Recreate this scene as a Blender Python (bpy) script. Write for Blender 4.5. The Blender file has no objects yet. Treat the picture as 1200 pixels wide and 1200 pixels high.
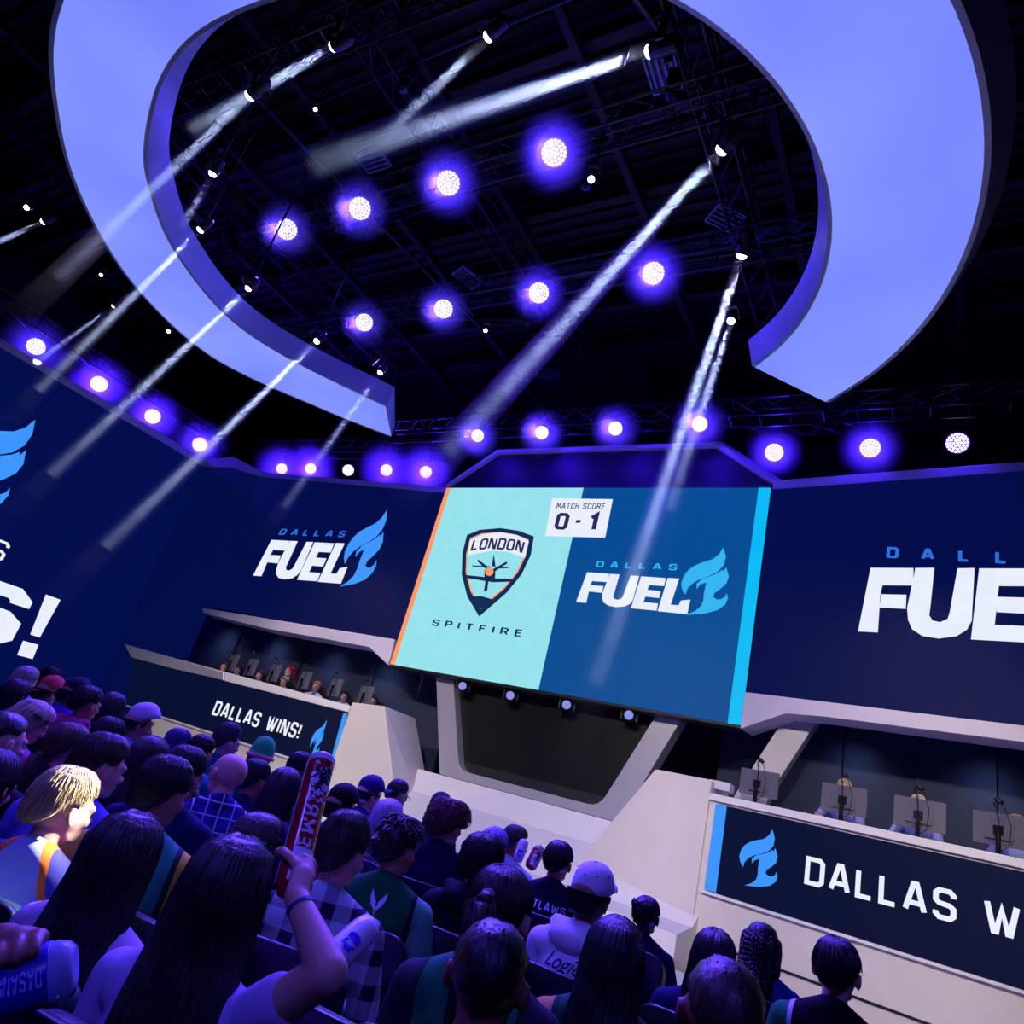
import bpy, bmesh, math, random
import numpy as np
from mathutils import Vector, Matrix
from mathutils.bvhtree import BVHTree

random.seed(7)
rng = np.random.default_rng(7)
C = bpy.context.scene.collection
R = math.radians
ZC = 1.57                      # eye height above the audience floor
F, PITCH, ROLL, YAW = 817.0, R(21.8), R(15.5), R(34.5)
_u = (math.sin(ROLL), math.cos(ROLL)); _r = (math.cos(ROLL), -math.sin(ROLL))


def cam_dir(a, b):
    """camera axes -> world direction (a right, b up in the unrolled camera, forward F)"""
    h = F*math.cos(PITCH) - b*math.sin(PITCH); z = F*math.sin(PITCH) + b*math.cos(PITCH)
    return Vector((a*math.cos(YAW) - h*math.sin(YAW), a*math.sin(YAW) + h*math.cos(YAW), z))


def ray(x, y):
    px, py = x-600.0, 600.0-y
    return cam_dir(px*_r[0]+py*_r[1], px*_u[0]+py*_u[1])


EYE = Vector((0, 0, ZC))


def at_z(x, y, z):
    d = ray(x, y); return EYE + d*(z/d.z)            # z measured from the eye


def at_f(x, y, f):
    return EYE + ray(x, y)*(f/F)


# ---------------------------------------------------------------- camera, world, exposure
cd = bpy.data.cameras.new('camera'); cam = bpy.data.objects.new('camera', cd); C.objects.link(cam)
fw = ray(600, 600).normalized(); rt = (ray(601, 600)-ray(600, 600)).normalized(); up = rt.cross(fw)
M = Matrix((rt, up, -fw)).transposed().to_4x4(); M.translation = EYE
cam.matrix_world = M
cd.sensor_width = 36; cd.sensor_height = 36; cd.lens = F/1200*36; cd.clip_start = 0.02; cd.clip_end = 200
bpy.context.scene.camera = cam
sc = bpy.context.scene
sc.view_settings.view_transform = 'Standard'; sc.view_settings.look = 'None'
sc.view_settings.gamma = 1; sc.view_settings.use_curve_mapping = False; sc.view_settings.exposure = 0.0
w = bpy.data.worlds.new('world'); sc.world = w; w.use_nodes = True
w.node_tree.nodes['Background'].inputs[0].default_value = (0.010, 0.014, 0.05, 1)
w.node_tree.nodes['Background'].inputs[1].default_value = 0.12
try:
    cy = sc.cycles
    cy.volume_bounces = 0; cy.max_bounces = 6; cy.diffuse_bounces = 3; cy.glossy_bounces = 3
    cy.transmission_bounces = 4; cy.transparent_max_bounces = 12
    cy.sample_clamp_indirect = 4.0; cy.volume_max_steps = 256
    cy.use_denoising = True
except Exception:
    pass


def lin(c):
    if isinstance(c, str):
        c = [int(c[i:i+2], 16)/255 for i in (0, 2, 4)]
    return tuple(v/12.92 if v <= 0.04045 else ((v+0.055)/1.055)**2.4 for v in c)


def spot(name, loc, target, col, energy, angle, blend=0.5, size=0.12):
    l = bpy.data.lights.new(name, 'SPOT'); l.energy = energy; l.color = lin(col)
    l.spot_size = R(angle); l.spot_blend = blend; l.shadow_soft_size = size
    o = bpy.data.objects.new(name, l); C.objects.link(o); o.location = loc
    o.rotation_euler = (Vector(target)-Vector(loc)).to_track_quat('-Z', 'Y').to_euler()
    return o


def area(name, loc, target, col, energy, sx, sy):
    l = bpy.data.lights.new(name, 'AREA'); l.energy = energy; l.color = lin(col)
    l.shape = 'RECTANGLE'; l.size = sx; l.size_y = sy
    o = bpy.data.objects.new(name, l); C.objects.link(o); o.location = loc
    o.rotation_euler = (Vector(target)-Vector(loc)).to_track_quat('-Z', 'Y').to_euler()
    return o


def Z(v): return v+ZC


# the house wash: purple fixtures on the ceiling trusses, aimed at the audience
WASH1 = [(-10.5, 5.65), (-8.65, 5.65), (-6.75, 5.65), (-4.85, 5.65)]
WASH2 = [(-10.75, 8.25), (-8.6, 8.25), (-6.4, 8.25), (-4.2, 8.25)]
for i, (x, y) in enumerate(WASH1):
    spot('wash_lamp', (x, y-0.2, Z(8.35)), (-5.5+i*1.6, 1.8, 1.0), '5c3cff', 2400, 62, 0.8, 0.2)
for i, (x, y) in enumerate(WASH2):
    spot('wash_lamp', (x, y-0.2, Z(8.35)), (-5.0+i*1.5, 2.6, 1.0), '6440ff', 2000, 62, 0.8, 0.2)
# the row over the stage, seen as the bright purple dots above the screens
ROWC = [(-9.35, 11.38), (-7.62, 11.38), (-5.85, 11.36), (-4.07, 11.35)]
for x, y in ROWC:
    spot('wash_lamp', (x, y-0.25, Z(7.45)), (x*0.7-0.5, 3.0, 1.0), '5030ff', 2200, 70, 0.8, 0.2)
# white key from the front-of-house bar behind the camera onto the stage
spot('key_lamp', (-9.0, -1.0, Z(6.0)), (-11.5, 11.5, Z(0.4)), 'fff0e2', 2700, 42, 0.7, 0.25)
spot('key_lamp', (-4.5, -1.0, Z(6.0)), (-7.0, 12.0, Z(0.0)), 'fff0e2', 2700, 44, 0.7, 0.25)
spot('key_lamp', (-0.5, -1.0, Z(6.0)), (-2.5, 11.5, Z(0.4)), 'fff0e2', 2700, 42, 0.7, 0.25)
spot('key_lamp', (3.5, -1.0, Z(6.0)), (1.0, 10.5, Z(0.2)), 'fff0e2', 2300, 42, 0.7, 0.25)
# purple grazing the tops of the screens
for x, y in ((-16.3, 11.4), (-13.4, 11.9), (-1.2, 11.9), (0.2, 11.7), (-9.3, 11.6), (-4.1, 11.6)):
    spot('wash_lamp', (x, y-0.3, Z(7.45)), (x, y+0.7, Z(3.0)), '4a28ff', 160, 80, 0.9, 0.1)


# violet house wash from the bar behind the camera
spot('house_lamp', (4.5, -4.5, Z(6.5)), (-1.5, 2.5, 1.0), '5a50ff', 1400, 60, 0.8, 0.3)
spot('house_lamp', (-4.0, -4.5, Z(6.5)), (-3.5, 3.0, 1.0), '5548ff', 1200, 60, 0.8, 0.3)
spot('house_lamp', (-9.0, -3.0, Z(6.5)), (-6.5, 3.5, 1.0), '5a40ff', 1100, 60, 0.8, 0.3)
# white follow light on the blond spectator, and cool downlights on the backdrops behind the desks
spot('follow_lamp', (2.5, 9.5, Z(7.5)), at_f(88, 935, 2.2), 'f4f6ff', 60000, 2.6, 0.5, 0.05)
for i, (x, y) in enumerate(((-16.5, 12.2), (-14.8, 12.5), (-13.0, 12.75), (-11.4, 13.0), (-1.2, 12.9), (.6, 12.6), (2.4, 12.3))):
    spot('desk_downlight', (x, y-.1, Z(2.3)), (x*1.0, y+.45, Z(.9)), 'b4ccff', 34, 110, 1.0, 0.3)
spot('desk_key', (-11.5, 8.0, Z(6.4)), (-11.9, 12.2, Z(1.1)), 'ffe9dc', 700, 50, 0.8, 0.15)  # both fills added to brighten the players; no fixture hangs there
spot('desk_key', (-.5, 8.0, Z(6.4)), (-.3, 12.3, Z(1.1)), 'ffe9dc', 350, 50, 0.8, 0.15)


# ---------------------------------------------------------------- materials
MATS = {}


def mat(name, col, rough=0.6, metal=0.0, emit=None, estr=1.0, noise=0.0, scale=20.0, bump=0.0, spec=0.5, col2=None, stretch=None):
    if name in MATS: return MATS[name]
    m = bpy.data.materials.new(name); m.use_nodes = True; nt = m.node_tree
    b = nt.nodes['Principled BSDF']
    b.inputs['Base Color'].default_value = (*lin(col), 1)
    b.inputs['Roughness'].default_value = rough; b.inputs['Metallic'].default_value = metal
    b.inputs['Specular IOR Level'].default_value = spec
    if emit:
        b.inputs['Emission Color'].default_value = (*lin(emit), 1); b.inputs['Emission Strength'].default_value = estr
    if noise or bump:
        tc = nt.nodes.new('ShaderNodeTexCoord'); mp = nt.nodes.new('ShaderNodeMapping')
        nt.links.new(tc.outputs['Object'], mp.inputs[0])
        if stretch: mp.inputs['Scale'].default_value = stretch
        n = nt.nodes.new('ShaderNodeTexNoise'); n.inputs['Scale'].default_value = scale; n.inputs['Detail'].default_value = 5
        nt.links.new(mp.outputs[0], n.inputs['Vector'])
        if noise:
            r = nt.nodes.new('ShaderNodeValToRGB')
            c = lin(col); d = lin(col2) if col2 else tuple(v*(1-noise) for v in c)
            r.color_ramp.elements[0].color = (*d, 1); r.color_ramp.elements[1].color = (*c, 1)
            r.color_ramp.elements[0].position = 0.3; r.color_ramp.elements[1].position = 0.7
            nt.links.new(n.outputs[0], r.inputs[0]); nt.links.new(r.outputs[0], b.inputs['Base Color'])
        if bump:
            bp = nt.nodes.new('ShaderNodeBump'); bp.inputs['Strength'].default_value = bump; bp.inputs['Distance'].default_value = 0.01
            nt.links.new(n.outputs[0], bp.inputs['Height']); nt.links.new(bp.outputs[0], b.inputs['Normal'])
    MATS[name] = m
    return m


def led(name, col, s=1.0):
    """surface of an LED wall: black body that emits, with a faint pixel grain"""
    if name in MATS: return MATS[name]
    m = mat(name, '010102', 0.55, 0, col, s, spec=0.12)
    nt = m.node_tree; b = nt.nodes['Principled BSDF']
    tc = nt.nodes.new('ShaderNodeTexCoord'); n = nt.nodes.new('ShaderNodeTexNoise'); n.inputs['Scale'].default_value = 3.0
    nt.links.new(tc.outputs['Object'], n.inputs['Vector'])
    mr = nt.nodes.new('ShaderNodeMapRange'); mr.inputs[3].default_value = s*0.93; mr.inputs[4].default_value = s*1.07
    nt.links.new(n.outputs[0], mr.inputs[0]); nt.links.new(mr.outputs[0], b.inputs['Emission Strength'])
    return m


def lamp_mat(name, col, s):
    if name in MATS: return MATS[name]
    m = bpy.data.materials.new(name); m.use_nodes = True; nt = m.node_tree
    nt.nodes.remove(nt.nodes['Principled BSDF']); e = nt.nodes.new('ShaderNodeEmission')
    e.inputs[0].default_value = (*lin(col), 1); e.inputs[1].default_value = s
    nt.links.new(e.outputs[0], nt.nodes['Material Output'].inputs[0]); MATS[name] = m
    m.cycles.emission_sampling = 'NONE'       # tiny lenses: the spot lamps beside them carry the light
    return m


def haze_mat(name, density, aniso=0.3, streaks=True):
    if name in MATS: return MATS[name]
    m = bpy.data.materials.new(name); m.use_nodes = True; nt = m.node_tree
    nt.nodes.remove(nt.nodes['Principled BSDF'])
    v = nt.nodes.new('ShaderNodeVolumeScatter'); v.inputs['Color'].default_value = (1, 1, 1, 1)
    v.inputs['Density'].default_value = density; v.inputs['Anisotropy'].default_value = aniso
    nt.links.new(v.outputs[0], nt.nodes['Material Output'].inputs['Volume']); MATS[name] = m
    if not streaks:
        try: m.cycles.homogeneous_volume = True
        except Exception: pass
    return m


M_beige = mat('painted_beige', 'd9d2c9', 0.35, noise=0.05, scale=3, spec=0.4)
M_white = mat('painted_white', 'e6e2df', 0.35, noise=0.04, scale=4)
M_silver = mat('brushed_silver', 'b9b6c2', 0.32, 0.35, noise=0.08, scale=6, stretch=(1, 1, 12))
M_lip = mat('pale_lip', 'c9c2d4', 0.4, noise=0.05, scale=4)
M_dark = mat('dark_backdrop', '1d2748', 0.7, noise=0.3, scale=40, bump=0.1)
M_glass = mat('dark_gloss_panel', '05070c', 0.5, noise=0.2, scale=5, spec=0.25)
M_black = mat('black_paint', '07080b', 0.5, noise=0.2, scale=30)
M_truss = mat('black_truss', '14151c', 0.4, 0.5, noise=0.2, scale=20)
M_ceil = mat('ceiling_dark', '060608', 0.85, noise=0.4, scale=1.5, col2='0c0706')
M_beam = mat('roof_steel_rust', '1a0e0a', 0.8, noise=0.4, scale=6)
M_floor = mat('audience_floor', '0c0c10', 0.6, noise=0.3, scale=8)
M_gobo = mat('vent_grey', '5e6880', 0.5, 0.3, noise=0.1, scale=10)  # pale tone of the slats that imitate gobo light on the roof
M_navy = mat('navy_panel', '070d2c', 0.5, noise=0.15, scale=3)
M_ringrim = mat('ring_rim_metal', 'a9abc4', 0.35, 0.25, noise=0.12, scale=5)
M_ringface = mat('ring_diffuser', '20243a', 0.5, 0, '8090ff', 1.0)
nt = M_ringface.node_tree; b_ = nt.nodes['Principled BSDF']
b_.inputs['Emission Strength'].default_value = 1.0
tc_ = nt.nodes.new('ShaderNodeTexCoord'); n_ = nt.nodes.new('ShaderNodeTexNoise'); n_.inputs['Scale'].default_value = 0.35; n_.inputs['Detail'].default_value = 1
r_ = nt.nodes.new('ShaderNodeValToRGB'); r_.color_ramp.elements[0].position = 0.3; r_.color_ramp.elements[1].position = 0.7
r_.color_ramp.elements[0].color = (*lin('7482fa'), 1); r_.color_ramp.elements[1].color = (*lin('8b9cff'), 1)
nt.links.new(tc_.outputs['Object'], n_.inputs['Vector']); nt.links.new(n_.outputs[0], r_.inputs[0]); nt.links.new(r_.outputs[0], b_.inputs['Emission Color'])
L_navy = led('led_navy', '020c46'); L_navy2 = led('led_navy_desk', '020c30'); L_white = led('led_white', 'e9eefc')
L_flame = led('led_flame_blue', '3d96ff'); L_dallas = led('led_word_blue', '2e6fe0'); L_cyan = led('led_cyan', '96e2ec')
L_blue = led('led_blue', '044c93'); L_orange = led('led_orange', 'ff9a66'); L_sky = led('led_sky', '08baf5')
L_ink = led('led_ink', '0c2c55'); L_ink2 = led('led_ink_plum', '2a2a52'); L_flame2 = led('led_flame_cyan', '35b4f0')
L_stripe = led('led_desk_stripe', '3b94fa')
L_bigblue = led('led_navy_big', '020d4c')
for _m_ in (L_white, L_flame, L_dallas, L_orange, L_ink, L_ink2, L_flame2, L_stripe, L_navy, L_navy2): _m_.cycles.emission_sampling = 'NONE'


# ---------------------------------------------------------------- mesh helpers
class MB:
    def __init__(s): s.v = []; s.f = []

    def add(s, vs, fs):
        n = len(s.v); s.v += [tuple(v) for v in vs]; s.f += [tuple(i+n for i in f) for f in fs]; return s

    def box(s, c, d, rot=None):
        x, y, z = (k/2 for k in d)
        vs = [Vector((sx*x, sy*y, sz*z)) for sz in (-1, 1) for sy in (-1, 1) for sx in (-1, 1)]
        if rot is not None: vs = [rot @ v for v in vs]
        c = Vector(c)
        return s.add([v+c for v in vs], [(0, 2, 3, 1), (4, 5, 7, 6), (0, 1, 5, 4), (2, 6, 7, 3), (0, 4, 6, 2), (1, 3, 7, 5)])

    def tube(s, a, b, r1, r2=None, n=6, cap=True):
        a = Vector(a); b = Vector(b); r2 = r1 if r2 is None else r2
        q = (b-a).to_track_quat('Z', 'Y'); vs = []
        for p, r in ((a, r1), (b, r2)):
            for k in range(n):
                t = 2*math.pi*k/n; vs.append(p + q @ Vector((r*math.cos(t), r*math.sin(t), 0)))
        fs = [(k, (k+1) % n, n+(k+1) % n, n+k) for k in range(n)]
        if cap: fs += [tuple(range(n-1, -1, -1)), tuple(range(n, 2*n))]
        return s.add(vs, fs)

    def path(s, pts, r, n=6):
        for a, b in zip(pts[:-1], pts[1:]): s.tube(a, b, r, n=n)
        return s

    def lathe(s, prof, n=24, mtx=None):
        vs = []
        for r, z in prof:
            for k in range(n):
                t = 2*math.pi*k/n; v = Vector((r*math.cos(t), r*math.sin(t), z)); vs.append(mtx @ v if mtx else v)
        fs = []
        for j in range(len(prof)-1):
            for k in range(n):
                fs.append((j*n+k, j*n+(k+1) % n, (j+1)*n+(k+1) % n, (j+1)*n+k))
        fs += [tuple(range(n-1, -1, -1)), tuple((len(prof)-1)*n+k for k in range(n))]
        return s.add(vs, fs)

    def prism(s, front, vec):
        """closed solid from a planar outline pushed along vec"""
        n = len(front); vec = Vector(vec); fr = [Vector(p) for p in front]
        return s.add(fr + [p+vec for p in fr], [tuple(range(n)), tuple(range(2*n-1, n-1, -1))] + [(k, n+k, n+(k+1) % n, (k+1) % n) for k in range(n)])

    def mesh(s, name):
        me = bpy.data.meshes.new(name); me.from_pydata(s.v, [], s.f); me.update()
        bm = bmesh.new(); bm.from_mesh(me); bmesh.ops.recalc_face_normals(bm, faces=bm.faces)
        bm.to_mesh(me); bm.free(); return me

    def build(s, name, m, parent=None, smooth=False, bevel=0, loc=None):
        me = s.mesh(name); me.materials.append(m)
        if smooth: me.shade_smooth()
        o = bpy.data.objects.new(name, me); C.objects.link(o)
        if loc is not None: o.location = loc
        if parent is not None: o.parent = parent
        if bevel:
            b = o.modifiers.new('bevel', 'BEVEL'); b.width = bevel; b.segments = 2; b.limit_method = 'ANGLE'
            b.harden_normals = False
        return o


def tag(o, label=None, cat=None, group=None, kind=None):
    if label: o['label'] = label
    if cat: o['category'] = cat
    if group: o['group'] = group
    if kind: o['kind'] = kind
    return o


def empty(name, loc=(0, 0, 0), rz=0.0, label=None, cat=None, group=None, kind=None, scale=1.0):
    o = bpy.data.objects.new(name, None); C.objects.link(o); o.location = loc; o.rotation_euler = (0, 0, rz)
    o.scale = (scale,)*3; o.empty_display_size = 0.1
    return tag(o, label, cat, group, kind)


def copy_tree(o, parent=None):
    c = o.copy(); C.objects.link(c)
    if parent is not None: c.parent = parent
    for ch in list(o.children): copy_tree(ch, c)
    return c


class Plane:
    """a vertical plane in the hall: origin p0 (x, y), running along the unit direction d (x, y)"""
    def __init__(s, x, y, deg, flip=1):
        s.p = Vector((x, y, ZC)); s.d = Vector((math.cos(R(deg)), math.sin(R(deg)), 0))
        s.n = Vector((s.d.y, -s.d.x, 0))*flip       # faces the audience

    def w(s, a, z, off=0.0):
        return s.p + s.d*a + Vector((0, 0, z)) + s.n*off

    def uv(s, x, y, off=0.0):
        d = ray(x, y); t = ((s.p+s.n*off-EYE).dot(s.n))/d.dot(s.n); q = EYE+d*t-s.p
        return (q.dot(s.d), q.z)

    def P(s, x, y, off=0.0):
        a, z = s.uv(x, y, off); return s.w(a, z, off)


def slab(mb, pl, uvs, thick, off=0.0):
    """outline in plane coordinates -> solid whose front sits at off and whose body goes back by thick"""
    mb.prism([pl.w(a, z, off) for a, z in uvs], -pl.n*thick); return mb


def px(pl, pts, off=0.0): return [pl.uv(x, y, off) for x, y in pts]


def rounded(pts, r, seg=4):
    out = []; n = len(pts)
    for i in range(n):
        p = Vector(pts[i]); a = Vector(pts[i-1]); b = Vector(pts[(i+1) % n])
        da = (a-p); db = (b-p); k = min(r, da.length*0.45, db.length*0.45)
        s_ = p+da.normalized()*k; e_ = p+db.normalized()*k
        for j in range(seg+1):
            t = j/seg; out.append(tuple((1-t)**2*s_ + 2*t*(1-t)*p + t*t*e_))
    return out


# ---------------------------------------------------------------- a squared sign alphabet (strokes in a 0.6 x 1 box)
c_ = 0.12
GL = {
 'D': (.62, [[(0, 0), (0, 1), (.62-c_, 1), (.62, 1-c_), (.62, c_), (.62-c_, 0), (0, 0)]]),
 'A': (.66, [[(0, 0), (.27, 1), (.39, 1), (.66, 0)], [(.1, .27), (.56, .27)]]),
 'L': (.5, [[(0, 1), (0, 0), (.5, 0)]]),
 'S': (.6, [[(.6, .78), (.6, 1-c_), (.6-c_, 1), (c_, 1), (0, 1-c_), (0, .56+c_*.5), (c_, .52), (.6-c_, .48), (.6, .44-c_*.5), (.6, c_), (.6-c_, 0), (c_, 0), (0, c_), (0, .22)]]),
 'W': (.92, [[(0, 1), (.2, 0), (.28, 0), (.46, .8), (.64, 0), (.72, 0), (.92, 1)]]),
 'I': (.0, [[(0, 0), (0, 1)]]),
 'N': (.62, [[(0, 0), (0, 1), (.1, 1), (.52, 0), (.62, 0), (.62, 1)]]),
 '!': (.02, [[(0, .32), (0, 1)], [(0, -.04), (0, .12)]]),
 'O': (.6, [[(c_, 0), (0, c_), (0, 1-c_), (c_, 1), (.6-c_, 1), (.6, 1-c_), (.6, c_), (.6-c_, 0), (c_, 0)]]),
 'P': (.58, [[(0, 0), (0, 1), (.58-c_, 1), (.58, 1-c_), (.58, .45+c_), (.58-c_, .45), (0, .45)]]),
 'R': (.6, [[(0, 0), (0, 1), (.58-c_, 1), (.58, 1-c_), (.58, .45+c_), (.58-c_, .45), (0, .45)], [(.33, .45), (.6, 0)]]),
 'T': (.6, [[(0, 1), (.6, 1)], [(.3, 1), (.3, 0)]]),
 'F': (.52, [[(0, 0), (0, 1), (.52, 1)], [(0, .5), (.45, .5)]]),
 'E': (.52, [[(.52, 0), (0, 0), (0, 1), (.52, 1)], [(0, .5), (.45, .5)]]),
 'M': (.78, [[(0, 0), (0, 1), (.1, 1), (.39, .35), (.68, 1), (.78, 1), (.78, 0)]]),
 'C': (.58, [[(.58, .75), (.58, 1-c_), (.58-c_, 1), (c_, 1), (0, 1-c_), (0, c_), (c_, 0), (.58-c_, 0), (.58, c_), (.58, .25)]]),
 'H': (.6, [[(0, 0), (0, 1)], [(.6, 0), (.6, 1)], [(0, .5), (.6, .5)]]),
 'U': (.6, [[(0, 1), (0, c_), (c_, 0), (.6-c_, 0), (.6, c_), (.6, 1)]]),
 'G': (.6, [[(.6, .75), (.6, 1-c_), (.6-c_, 1), (c_, 1), (0, 1-c_), (0, c_), (c_, 0), (.6, 0), (.6, .5), (.33, .5)]]),
 '0': (.56, [[(c_, 0), (0, c_), (0, 1-c_), (c_, 1), (.56-c_, 1), (.56, 1-c_), (.56, c_), (.56-c_, 0), (c_, 0)]]),
 '1': (.22, [[(-.02, .78), (.22, 1), (.22, 0)]]),
 '-': (.3, [[(0, .5), (.3, .5)]]),
 ' ': (.3, []),
}


def stroke(pts, t):
    """mitred band around a polyline -> list of quads (as 4 points)"""
    closed = pts[0] == pts[-1]; P_ = [Vector(p) for p in (pts[:-1] if closed else pts)]; n = len(P_); L = []; Rr = []
    for i in range(n):
        a = P_[i-1] if (closed or i) else None; b = P_[(i+1) % n] if (closed or i < n-1) else None; p = P_[i]
        d1 = (p-a).normalized() if a is not None else (b-p).normalized(); d2 = (b-p).normalized() if b is not None else d1
        nn = Vector((-(d1+d2).y, (d1+d2).x)).normalized(); k = 1/max(.35, nn.dot(Vector((-d1.y, d1.x))))
        e = Vector((0, 0))
        L.append(p+nn*t/2*k+e); Rr.append(p-nn*t/2*k+e)
    return [(L[i], L[(i+1) % n], Rr[(i+1) % n], Rr[i]) for i in range(n if closed else n-1)]


def text_quads(s, t=.17, track=.2):
    """natural layout at cap height 1: list of quads, total width. Strokes are inset so the outside is the cap box."""
    x = 0; out = []
    for ch in s:
        wd, strokes = GL[ch]
        for st in strokes:
            for q in stroke([(a, b) for a, b in st], t):
                out.append([(x+t/2+p.x*(1), t/2+p.y*(1-t)) for p in q])
        x += wd + t + track
    return out, x-track


def glyphs(s, t=.17, track=.2):
    x = 0; out = []
    for ch in s:
        wd, strokes = GL[ch]; g = []
        for st in strokes:
            for q in stroke([(a, b) for a, b in st], t): g.append([(x+t/2+p.x, t/2+p.y*(1-t)) for p in q])
        if g: out.append(g)
        x += wd + t + track
    return out, x-track


def text_on(pl, s, pl0, pr0, ptop, name, m, parent, t=.17, track=.2, slant=0.0, off=.02, bend=0.0, upto=None, depth=.006):
    """s set on plane pl from pixel-measured baseline start pl0 to end pr0, cap height taken at ptop"""
    a0, z0 = pl.uv(*pl0); a1, z1 = pl.uv(*pr0); at_, zt = pl.uv(*ptop)
    chars, W = glyphs(s, t, track); h = zt-z0
    if upto:
        _, W = glyphs(upto, t, track)
    kx = (a1-a0)/W; kz = (z1-z0)/W; out = []
    for q in chars:
        mb = MB()
        for quad in q:
            mb.prism([pl.w(a0+x*kx+slant*h*y, z0+x*kz+h*y+bend*(1-(2*x/W-1)**2), off) for x, y in quad], -pl.n*depth)
        out.append(mb.build(name, m, parent))
    return out


# ---------------------------------------------------------------- planes of the set
PC = Plane(-6.52, 12.0, 0)                # centre screen
PL = Plane(-10.32, 12.0, 9)               # left team screen (runs to the left)
PR = Plane(-2.74, 12.0, -9)               # right team screen
PB = Plane(-17.9, 10.5, 81.4)             # big side screen along the left wall
PDL = Plane(-10.25, 11.15, 15)            # left desk front
PDR = Plane(-2.78, 11.15, -11.4)          # right desk front
PG = Plane(-6.52, 12.3, 0)                # frame around the dark centre panel
PBL = Plane(-10.0, 13.6, 9)
PBR = Plane(-3.0, 13.6, -9)


def solid(name, pl, pts, thick, m, parent=None, off=0.0, r=0.0, bevel=0.0, uvs=None):
    uvs = uvs or px(pl, pts, off)
    if r: uvs = rounded(uvs, r)
    return slab(MB(), pl, uvs, thick, off).build(name, m, parent, bevel=bevel)


# ---- hall shell
fl = MB().box((-8, 4, -0.1), (34, 34, 0.2)).build('floor', M_floor); tag(fl, 'dark floor under the audience seats', kind='structure')
ce = MB().box((-8, 4, Z(11.6)), (34, 34, 0.2)).build('ceiling', M_ceil); tag(ce, 'dark unlit roof deck', kind='structure')
for nm, c, d in (('wall_back', (-8, 16.2, 6), (34, .2, 14.4)), ('wall_left', (-24.9, 4, 6), (.2, 34, 14.4)),
                 ('wall_right', (8.9, 4, 6), (.2, 34, 14.4)), ('wall_rear', (-8, -12.9, 6), (34, .2, 14.4))):
    tag(MB().box(c, d).build(nm, M_black), 'black wall of the hall', kind='structure')
# roof joists and corrugated deck ribs
jo = empty('trim_1', (0, 0, 0), kind='structure')
for i in range(12):
    y = -3+i*1.45
    MB().box((-8, y, Z(11.1)), (33, .18, .34)).build('joist', M_beam, jo)
for i in range(9):
    x = -18+i*2.6
    MB().box((x, 4, Z(10.8)), (.14, 33, .2)).build('purlin', M_beam, jo)
rb = MB()
for i in range(90):
    rb.box((-8, -10+i*.3, Z(11.45)), (33, .1, .08))
o = rb.build('deck_ribs', M_beam, jo); o['kind'] = 'stuff'

# ---- stage deck, riser and ramp
st = MB()
st.prism([(-16, 12.3, Z(.05)), (3.5, 12.3, Z(.05)), (3.5, 16, Z(.05)), (-16, 16, Z(.05))], (0, 0, -1.55))
tag(st.build('stage_platform', M_beige), 'raised pale stage platform behind the desks', kind='structure')
rp = MB()
rp.prism([(-10.2, 12.3, Z(.12)), (-10.2, 12.0, Z(-.3)), (-10.2, 10.9, Z(-.92)), (-10.2, 10.2, Z(-1.0)), (-10.2, 10.2, Z(-1.5)), (-10.2, 12.3, Z(-1.5))], (7.4, 0, 0))
tag(rp.build('stage_ramp', M_white), 'pale sloping apron below the dark centre panel', kind='structure')
MB().box((-7, 7.9, Z(-1.44)), (15, 4.6, .12)).build('stage_forefloor', M_white)
tag(bpy.data.objects['stage_forefloor'], 'low pale floor in front of the stage', kind='structure')
cr = MB().prism([PG.P(522, 914, .3), PG.P(528, 912, .3), PG.P(592, 955, .8), PG.P(588, 958, .8)], (0, .02, -.05))

# ---- backdrop walls behind the desks
def backdrop(pl, a0, a1, nseg, nm, label, z0=.05, z1=4.2):
    e = empty(nm, pl.w((a0+a1)/2, z0-0), 0, label, kind='structure')
    inv = Matrix.Translation(-Vector(e.location))
    for i in range(nseg):
        s0 = a0+(a1-a0)*i/nseg; s1 = a0+(a1-a0)*(i+1)/nseg
        mb = MB().prism([inv @ pl.w(s0, z0, .05*(i % 2)), inv @ pl.w(s1-.015, z0, .05*(i % 2)), inv @ pl.w(s1-.015, z1, .05*(i % 2)), inv @ pl.w(s0, z1, .05*(i % 2))], -pl.n*.12)
        mb.build('wall_panel', M_dark, e)
    return e


backdrop(PBL, -8.5, .45, 8, 'wall_panelling_left', 'dark panelled backdrop behind the left desk')
backdrop(PBR, -.45, 7.0, 7, 'wall_panelling_right', 'dark panelled backdrop behind the right desk')

# ---- dark centre panel with its pale frame
e = empty('stage_alcove', (-6.52, 12.4, Z(.05)), 0, 'dark recessed panel in a pale splayed frame under the centre screen', 'wall panel')
def rel(o, par):          # keep world placement under an unrotated parent
    if isinstance(o, list):
        for q in o: rel(q, par)
        return o
    o.location = Vector(o.location)-Vector(par.location); return o
fr_out = px(PG, [(506, 786), (515, 912), (716, 972), (800, 1000)]); 
zb = .13; zt = 2.6
xl_b = PG.uv(515, 908)[0]; xl_t = PG.uv(505, 780)[0]; xr_b = -xl_b; xr_t = -xl_t
w_ = .38
outer = [(xl_t-.02, zt), (xl_b, zb), (xr_b, zb), (xr_t+.02, zt)]
iw = PG.uv(535, 905)[0]-xl_b; 
inner = rounded([(xr_t-.42, zt), (xr_b-.42, zb+.16), (xl_b+.42, zb+.16), (xl_t+.42, zt)], .22)
ring = [(outer[0]), *outer[1:], *inner[2:-2]]
fo = [outer[0], outer[1], outer[2], outer[3], (xr_t-.42, zt)] + [p for p in inner if p[1] < zt-.3] + [(xl_t+.42, zt)]
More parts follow.
